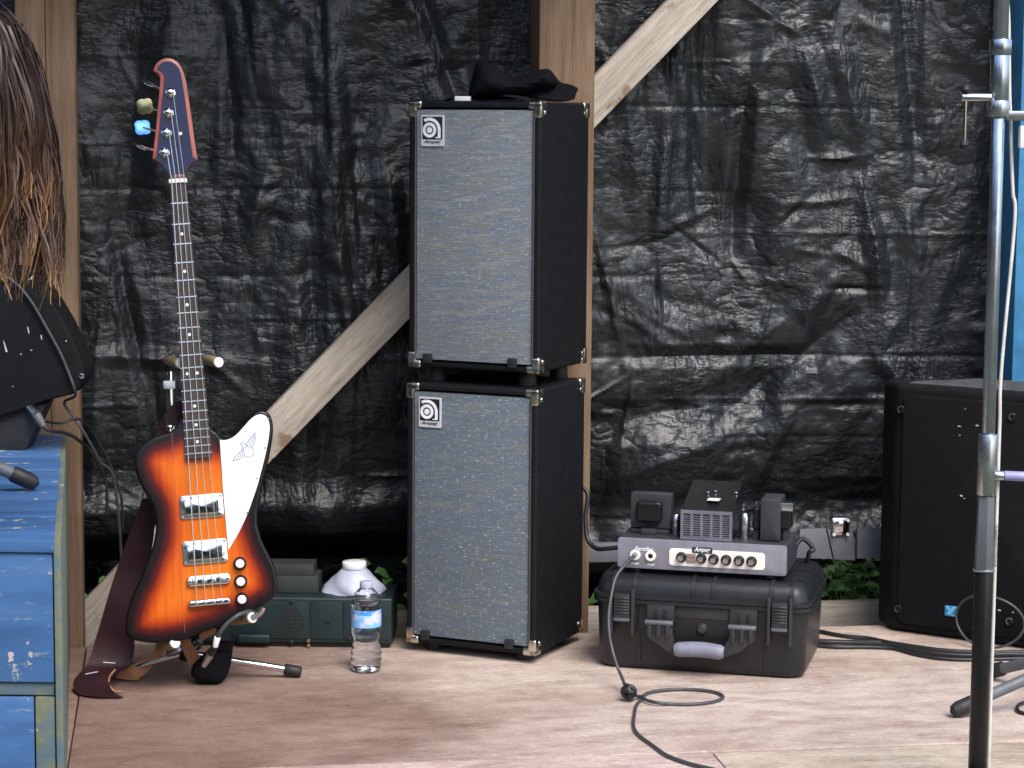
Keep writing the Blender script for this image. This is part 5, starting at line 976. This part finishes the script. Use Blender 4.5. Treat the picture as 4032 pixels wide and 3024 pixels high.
# ================================================================== stands
ad = 4.2; ab = ondist(q('B6', 650, 1659), ad); Mt = frame((ab.x, ab.y, 0), YAW)
t = thing('pole_stand', 'tall steel pole stand with sliding collars at the right', 'stand', Mt)
def tz(k, y, x=None): return hit(q(k, 650 if k == 'B6' else 610, y), Mt, 1, 0).z
def seg_(name, za, zb2, r0, mat, r1=None, n=24, bev=.0015, parent=None): bm = B(); cyl(bm, (0, 0, za), (0, 0, zb2), r0, r1, n, bev); return part(name, bm, mat, parent or t, 40)
z_c1a, z_c1b, z_c2a, z_c2b = tz('B7', 400), tz('B7', 285), tz('B7', 850), tz('B7', 730); z_s1, z_s0, z_h0, z_r = tz('B6', 395), tz('B6', 700), tz('B6', 1070), tz('B6', 1062)
seg_('upper_tube', z_c1b-.01, 2.15, .0132, 'bluesteel'); seg_('upper_collar', z_c1a, z_c1b, .0195, 'bluesteel'); seg_('middle_tube', z_c2b-.005, z_c1a+.005, .0168, 'bluesteel'); cl_ = seg_('clamp_collar', z_c2a, z_c2b, .0205, 'dullchrome'); seg_('slim_tube', z_s1-.02, z_c2a+.01, .0118, 'bluesteel')
seg_('sleeve', z_s0, z_s1, .0175, 'dullchrome'); seg_('hexagonal_grip', z_h0, z_s0-.001, .0182, 'capgrey', .0160, 6, .001); seg_('grip_ring', z_h0-.004, z_h0, .0205, 'dullchrome', None, 24, .001); seg_('lower_tube', .02, z_h0-.004, .0172, 'blackmetal')
bm = B(); lathe(bm, [(0, 0), (.118, 0), (.122, .004), (.120, .010), (.06, .020), (.024, .026), (.020, .045), (0, .045)], 40); part('round_base', bm, 'blackmetal', t)
h1 = hit(q('B7', 350, 705), Mt, 1, -.02); zz = h1.z; bm = B(); cyl(bm, (h1.x, -.012, zz), (-.016, -.012, zz), .0072, n=12, bev=.001); hb = part('clamp_handle', bm, 'dullchrome', t)
v0, v1 = hit(q('B7', 380, 650), Mt, 1, -.02), hit(q('B7', 380, 1050), Mt, 1, -.02); bm = B(); cyl(bm, (v0.x, -.012, v1.z), (v0.x, -.012, v0.z), .0032, n=10); part('tommy_bar', bm, 'chrome', hb)
for zc_ in (v0.z, v1.z): bm = B(); lathe(bm, [(0, -.009), (.006, -.007), (.0088, 0), (.006, .007), (0, .009)], 14, Matrix.Translation((v0.x, -.012, zc_))); part('bar_knob', bm, 'rubber', hb)
bm = B(); box(bm, (.055, 0, (z_c2a+z_c2b)/2-.012), (.09, .016, .018), .004); arm = part('side_arm', bm, 'dullchrome', t); bm = B(); box(bm, (.062, -.005, z_c2a-.035), (.05, .02, .04), .004); part('arm_bracket', bm, 'white', arm)
pz_ = hit(q('B6', 800, 603), Mt, 1, 0); bm = B(); cyl(bm, (.016, 0, pz_.z), (.030, 0, pz_.z), .0085, n=14, bev=.001); kn_ = part('clamp_screw', bm, 'dullchrome', t); bm = B(); cyl(bm, (.031, 0, pz_.z), (.125, 0, pz_.z-.004), .0088, n=14, bev=.002); part('violet_grip', bm, 'purple', kn_)
cable('hanging_cable', [Mt @ hit(q('B7', x, y), Mt, 1, .02) for x, y in ((672, -60), (685, 150), (688, 400), (692, 700), (700, 900), (706, 1150), (716, 1400), (728, 1620))]+[Mt @ Vector((.0235, .015, z)) for z in (z_s1+.12, z_s1+.02, z_s0, z_h0, .5, .2, .03)], .0034, 'whitecable', 'off-white cord running down beside the steel pole stand')
def tripod(label, tips, hubp, top, floor):
    t = thing('microphone_stand', label, 'microphone stand', Matrix.Translation((hubp.x, hubp.y, floor))); o_ = Vector((hubp.x, hubp.y, floor))
    hb_ = hubp-o_; bm = B(); cyl(bm, hb_+Vector((0, 0, -.03)), (0, 0, top-floor), .0095, n=14); part('pole', bm, 'blackmetal', t); bm = B(); cyl(bm, hb_+Vector((0, 0, -.04)), hb_+Vector((0, 0, .04)), .022, n=16, bev=.003); part('hub', bm, 'rubber', t)
    for tp_ in tips:
        p = Vector((tp_.x, tp_.y, floor+.0165))-o_; d = (p-hb_).normalized(); bm = B(); tube(bm, [hb_, p], .0125, 14); lg_ = part('leg', bm, 'capgrey', t); bm = B(); tube(bm, [p-d*.045, p-d*.04, p-d*.006, p+d*.006, p+d*.012], [.014, .0165, .0165, .013, .004], 16); part('rubber_foot', bm, 'rubber', lg_)
P1 = onz(q('B8', 1878, 405), 0); hb2 = ondist(q('F', 4330, 2545), 4.87); P2 = onz(q('B8', 2040, 215), 0); P2 = hb2+(P2-hb2)*1.0; P3 = Vector((hb2.x+.28, hb2.y-.12, 0))
tripod('microphone stand with its grey leg lying in from the right edge', [P1, P2, P3], hb2, 1.3, 0)
P1 = onz(q('A2', 215, 1545), PZ); hb3 = ondist(q('F', -300, 1715), P1.y*math.cos(YAW)+P1.x*math.sin(YAW)-.02); hb3.z = max(hb3.z, PZ+.07)
tripod('microphone stand with its black rubber foot on the blue platform', [P1, hb3+Vector((-.18, .26, 0)), hb3+Vector((-.2, -.22, 0))], hb3, 1.15, PZ)

# ================================================================== wedge monitor on the platform
md = 5.0; mb = ondist(q('A2', 100, 1100), md); Mm = frame((mb.x-.1, mb.y, PZ), YAW); t = thing('stage_monitor', 'scuffed black wedge monitor tilted on the blue platform', 'monitor', Mm)
def mh(x, y, off=0.0): return hit(q('A2', x, y), Mm, 1, off)
poly = [mh(*p) for p in ((-420, 80), (0, 92), (162, 94), (235, 150), (330, 300), (420, 450), (497, 612), (545, 735), (552, 795), (520, 870), (470, 918), (290, 962), (100, 1032), (0, 1065), (-420, 1150))]
bm = B(); prism(bm, [(p.x, max(p.z, .002)) for p in poly], 0, .12, .006, 3); part('cabinet', bm, 'speaker', t)
zlow = [mh(x, y) for x, y in ((0, 1050), (120, 1010), (290, 952))]; bm = B(); prism(bm, [(zlow[0].x-.25, 0), (zlow[1].x+.01, 0), (zlow[2].x, zlow[2].z-.01), (zlow[1].x, zlow[1].z), (zlow[0].x, zlow[0].z), (zlow[0].x-.25, zlow[0].z-.005)], .02, .11, .004); part('tilt_foot', bm, 'rubber', t)
for pts in (((20, 560), (38, 640), (50, 640), (30, 580)), ((178, 475), (186, 520), (192, 518), (185, 478)), ((265, 530), (270, 560), (276, 558), (272, 530)), ((130, 650), (138, 662), (142, 650)), ((198, 625), (206, 634), (212, 624)), ((425, 565), (434, 574), (438, 564)), ((78, 862), (84, 868), (90, 862)), ((185, 165), (215, 140), (222, 152), (195, 175))):
    bm = B(); prism(bm, [(mh(*p).x, mh(*p).z) for p in pts], -.0008, .0004); part('scuff_mark', bm, 'scuff', t, 0)
c_ = mh(540, 797); bm = B(); cyl(bm, (c_.x-.002, -.003, c_.z), (c_.x-.002, .004, c_.z), .006, n=12, bev=.001); part('screw', bm, 'chrome', t)
W3 = lambda x, y, o_: Mm @ mh(x, y, o_)
cable('monitor_lead', [W3(-120, 100, -.012), W3(0, 132, -.01), W3(100, 190, -.01), W3(200, 305, -.01), W3(300, 475, -.01), W3(390, 640, -.01), W3(450, 780, -.01), W3(485, 880, -.01), W3(488, 930, .02), W3(420, 970, .06), W3(470, 1050, .06), W3(545, 1160, .06), W3(650, 1350, .09), W3(760, 1560, .12), Vector((W3(820, 1800, .12).x, W3(820, 1800, .12).y, .006))], .0032, 'cablegrey', 'grey lead draped over the front of the wedge monitor')
t = thing('monitor_plug_lead', 'black lead with a silver plug under the wedge monitor', 'cable', Matrix.Translation(W3(210, 1030, -.005)))
a, b, c_ = W3(190, 1000, .01), W3(238, 1050, -.01), W3(285, 1128, -.015); bm = B(); tube(bm, [a, b], .010, 14); local_part('plug', bm, 'dullchrome', t); bm = B(); tube(bm, [b, b.lerp(c_, .5), c_], [.010, .0095, .006], 14); local_part('plug_sleeve', bm, 'capgrey', t)
bm = B(); tube(bm, spline([c_, W3(330, 1155, -.01), W3(420, 1168, .03), W3(500, 1205, .06), W3(600, 1300, .1), W3(690, 1480, .12), W3(700, 1700, .12)], 6), .004, 8); local_part('lead', bm, 'cable', t)
cable('thin_lead', [W3(300, 1095, .05), W3(400, 1105, .04), W3(470, 1080, .05), W3(540, 1090, .07), W3(620, 1190, .12), W3(720, 1380, .14), W3(790, 1580, .14), W3(800, 1800, .14)], .003, 'cable', 'thin black lead hanging from the monitor in front of the tarpaulin')

# ================================================================== person leaning in from the left
pd_ = 3.78; k_ = pd_/4937.0
def pp(x, y, o_=0.0): return ondist(q('D', x, y), pd_)+Vector((math.sin(YAW), math.cos(YAW), 0))*o_
hd = pp(-78, 148); per = thing('person', 'person with long brown hair with blond ends bending in from the left edge', 'person', Matrix.Translation((pp(-520, 600).x, hd.y, 0)))
fx = Vector((math.cos(YAW), -math.sin(YAW), 0)); fy = Vector((math.sin(YAW), math.cos(YAW), 0)); up_ = Vector((0, 0, 1)); o0 = per.location.copy()
def J(x, y, z): return fx*x+fy*y+up_*z
hv = hd-o0; hx_, hz2 = hv.dot(fx), hv.z
J0 = {'pelvis': (J(.0, 0, .90), .13), 'spine': (J(.08, 0, 1.03), .125), 'chest': (J(hx_-.22, 0, hz2-.13), .135), 'neckb': (J(hx_-.12, 0, hz2-.045), .06), 'neck': (J(hx_-.06, 0, hz2-.02), .052), 'head': (J(hx_, 0, hz2), .085), 'crown': (J(hx_+.035, 0, hz2+.0), .075)}
ed = [('pelvis', 'spine'), ('spine', 'chest'), ('chest', 'neckb'), ('neckb', 'neck'), ('neck', 'head'), ('head', 'crown')]
for s_, sy in (('l', 1), ('r', -1)):
    J0.update({'sh'+s_: (J(hx_-.20, sy*.17, hz2-.11), .06), 'el'+s_: (J(hx_-.22, sy*.24, hz2-.40), .043), 'wr'+s_: (J(hx_-.13, sy*.16, hz2-.62), .028), 'pa'+s_: (J(hx_-.10, sy*.14, hz2-.69), .03),
               'hi'+s_: (J(-.02, sy*.09, .86), .09), 'kn'+s_: (J(.02, sy*.11, .48), .062), 'an'+s_: (J(-.02, sy*.12, .09), .042), 'to'+s_: (J(.16, sy*.13, .035), .034)})
    ed += [('chest', 'sh'+s_), ('sh'+s_, 'el'+s_), ('el'+s_, 'wr'+s_), ('wr'+s_, 'pa'+s_), ('pelvis', 'hi'+s_), ('hi'+s_, 'kn'+s_), ('kn'+s_, 'an'+s_), ('an'+s_, 'to'+s_)]
    for k, (fa, fl_) in enumerate(((-.6, .05), (-.25, .075), (0, .082), (.25, .075), (.5, .06))):
        b0 = J0['pa'+s_][0]; m1 = b0+J(fl_*.5*.5+.01, sy*fa*.05, -fl_*.55); m2 = m1+J(-fl_*.2, sy*fa*.01, -fl_*.5); J0[f'f{k}{s_}a'] = (m1, .009); J0[f'f{k}{s_}b'] = (m2, .0075); ed += [('pa'+s_, f'f{k}{s_}a'), (f'f{k}{s_}a', f'f{k}{s_}b')]
nm = list(J0); me = bpy.data.meshes.new('body'); me.from_pydata([J0[n_][0] for n_ in nm], [(nm.index(a), nm.index(b)) for a, b in ed], []); ob = bpy.data.objects.new('b', me); COL.objects.link(ob)
sk = ob.modifiers.new('s', 'SKIN'); ob.modifiers.new('u', 'SUBSURF').levels = 2
for n_, sv in zip(nm, me.skin_vertices[0].data): r = J0[n_][1]; sv.radius = (r, r); sv.use_root = n_ == 'pelvis'
dg = bpy.context.evaluated_depsgraph_get(); bme = bpy.data.meshes.new_from_object(ob.evaluated_get(dg)); bpy.data.objects.remove(ob); bme.name = 'body'; bme.materials.clear()
for m_ in ('skin', 'shirt', 'jeans'): bme.materials.append(M[m_])
for p in bme.polygons:
    c_ = p.center; x_ = c_.dot(fx); p.material_index = 2 if c_.z < .93 and x_ < .2 and not (x_ > hx_-.3 and abs(c_.dot(fy)) > .13 and c_.z > .5) else (0 if (x_ > hx_-.085 and c_.z > hz2-.12) or (c_.z < hz2-.56 and x_ > hx_-.3) else 1); p.use_smooth = True
link(bpy.data.objects.new('body', bme), per)
# face: eyes, nose and mouth, turned to the ground and hidden by hair
bm = B()
for sy in (-1, 1): bm = B(); lathe(bm, [(0, -.012), (.008, -.009), (.012, 0), (.008, .009), (0, .012)], 12, Matrix.Translation(J(hx_+.03, sy*.032, hz2-.075))); part('eye', bm, 'white', per)
bm = B(); lathe(bm, [(0, -.02), (.01, -.014), (.012, 0), (.006, .02), (0, .03)], 12, Matrix.Translation(J(hx_-.0, 0, hz2-.088))); part('nose', bm, 'skin', per); bm = B(); box(bm, J(hx_-.035, 0, hz2-.085), (.012, .045, .012), .004); part('mouth', bm, simple('lips', (.35, .13, .12), .5), per)
rnd = random.Random(5); bm = B(); lt_ = bm.verts.layers.float.new('tip')
def lock(root, nrm, L_, blond, nstr, nseg=16):
    path = []; p = root.copy(); d = (nrm*.45+Vector((0, 0, -.6))).normalized(); ph = rnd.uniform(0, 6.28); am = rnd.uniform(.004, .016); fq = rnd.uniform(5, 12); st_ = L_/nseg; sx = rnd.uniform(-.06, .07)
    for k in range(nseg+1):
        s_ = k/nseg; w_ = Vector((math.sin(ph+s_*fq), math.cos(ph*1.3+s_*fq*.9), 0))*am*min(1, s_*1.6); path.append(p+w_); g_ = .24 if k > 1 else .34; d = (d*(1-g_)+(Vector((0, 0, -1))+fx*sx)*g_).normalized(); p = p+d*st_
        c_ = p-hv; q2 = Vector((c_.dot(fx)/.103, c_.dot(fy)/.088, c_.z/.112))
        if q2.length < 1.0: p = hv+c_/max(q2.length, .2)
    wd = rnd.uniform(.009, .022)
    for j in range(nstr):
        a = rnd.uniform(0, 6.283); ro = wd*math.sqrt(rnd.random()); of = fx*math.cos(a)*ro+fy*math.sin(a)*ro+up_*rnd.uniform(-.008, .008); en = rnd.uniform(.72, 1.04); r0 = rnd.choice([.0026, .0018, .0013]); ph2 = rnd.uniform(0, 6.28); bl = blond*rnd.uniform(.75, 1.2); rings = []
        n_ = max(4, int(nseg*min(1, en)))
        for k in range(n_+1):
            s_ = k/nseg; x = path[k]+of*(1-.45*s_)+fx*math.sin(ph2+s_*19)*.0048*s_+fy*math.cos(ph2+s_*12)*.0048*s_; r = r0*(1-.8*(k/n_)**2.5); ring = []
            for m_ in range(3):
                vv = bm.verts.new(x+(fx*math.cos(m_*2.094+ph2)+fy*math.sin(m_*2.094+ph2))*r); vv[lt_] = min(1, max(0, s_**1.25*bl)); ring.append(vv)
            rings.append(ring)
        for a_, b_ in zip(rings, rings[1:]):
            for m_ in range(3): bm.faces.new((a_[m_], a_[(m_+1) % 3], b_[(m_+1) % 3], b_[m_]))
for k in range(250):
    z_ = rnd.uniform(-.15, 1); a = rnd.uniform(0, 6.283); rr = math.sqrt(max(0, 1-z_*z_)); nrm = fx*rr*math.cos(a)+fy*rr*math.sin(a)+up_*z_
    root = hv+Vector(fx*rr*math.cos(a)*.098+fy*rr*math.sin(a)*.083+up_*z_*.104); lock(root, nrm, rnd.uniform(.22, .40)+max(0, z_)*.10, rnd.choice([.2, .4, .65, .9, 1.15]), 20)
part('hair', bm, 'hair', per, 70)
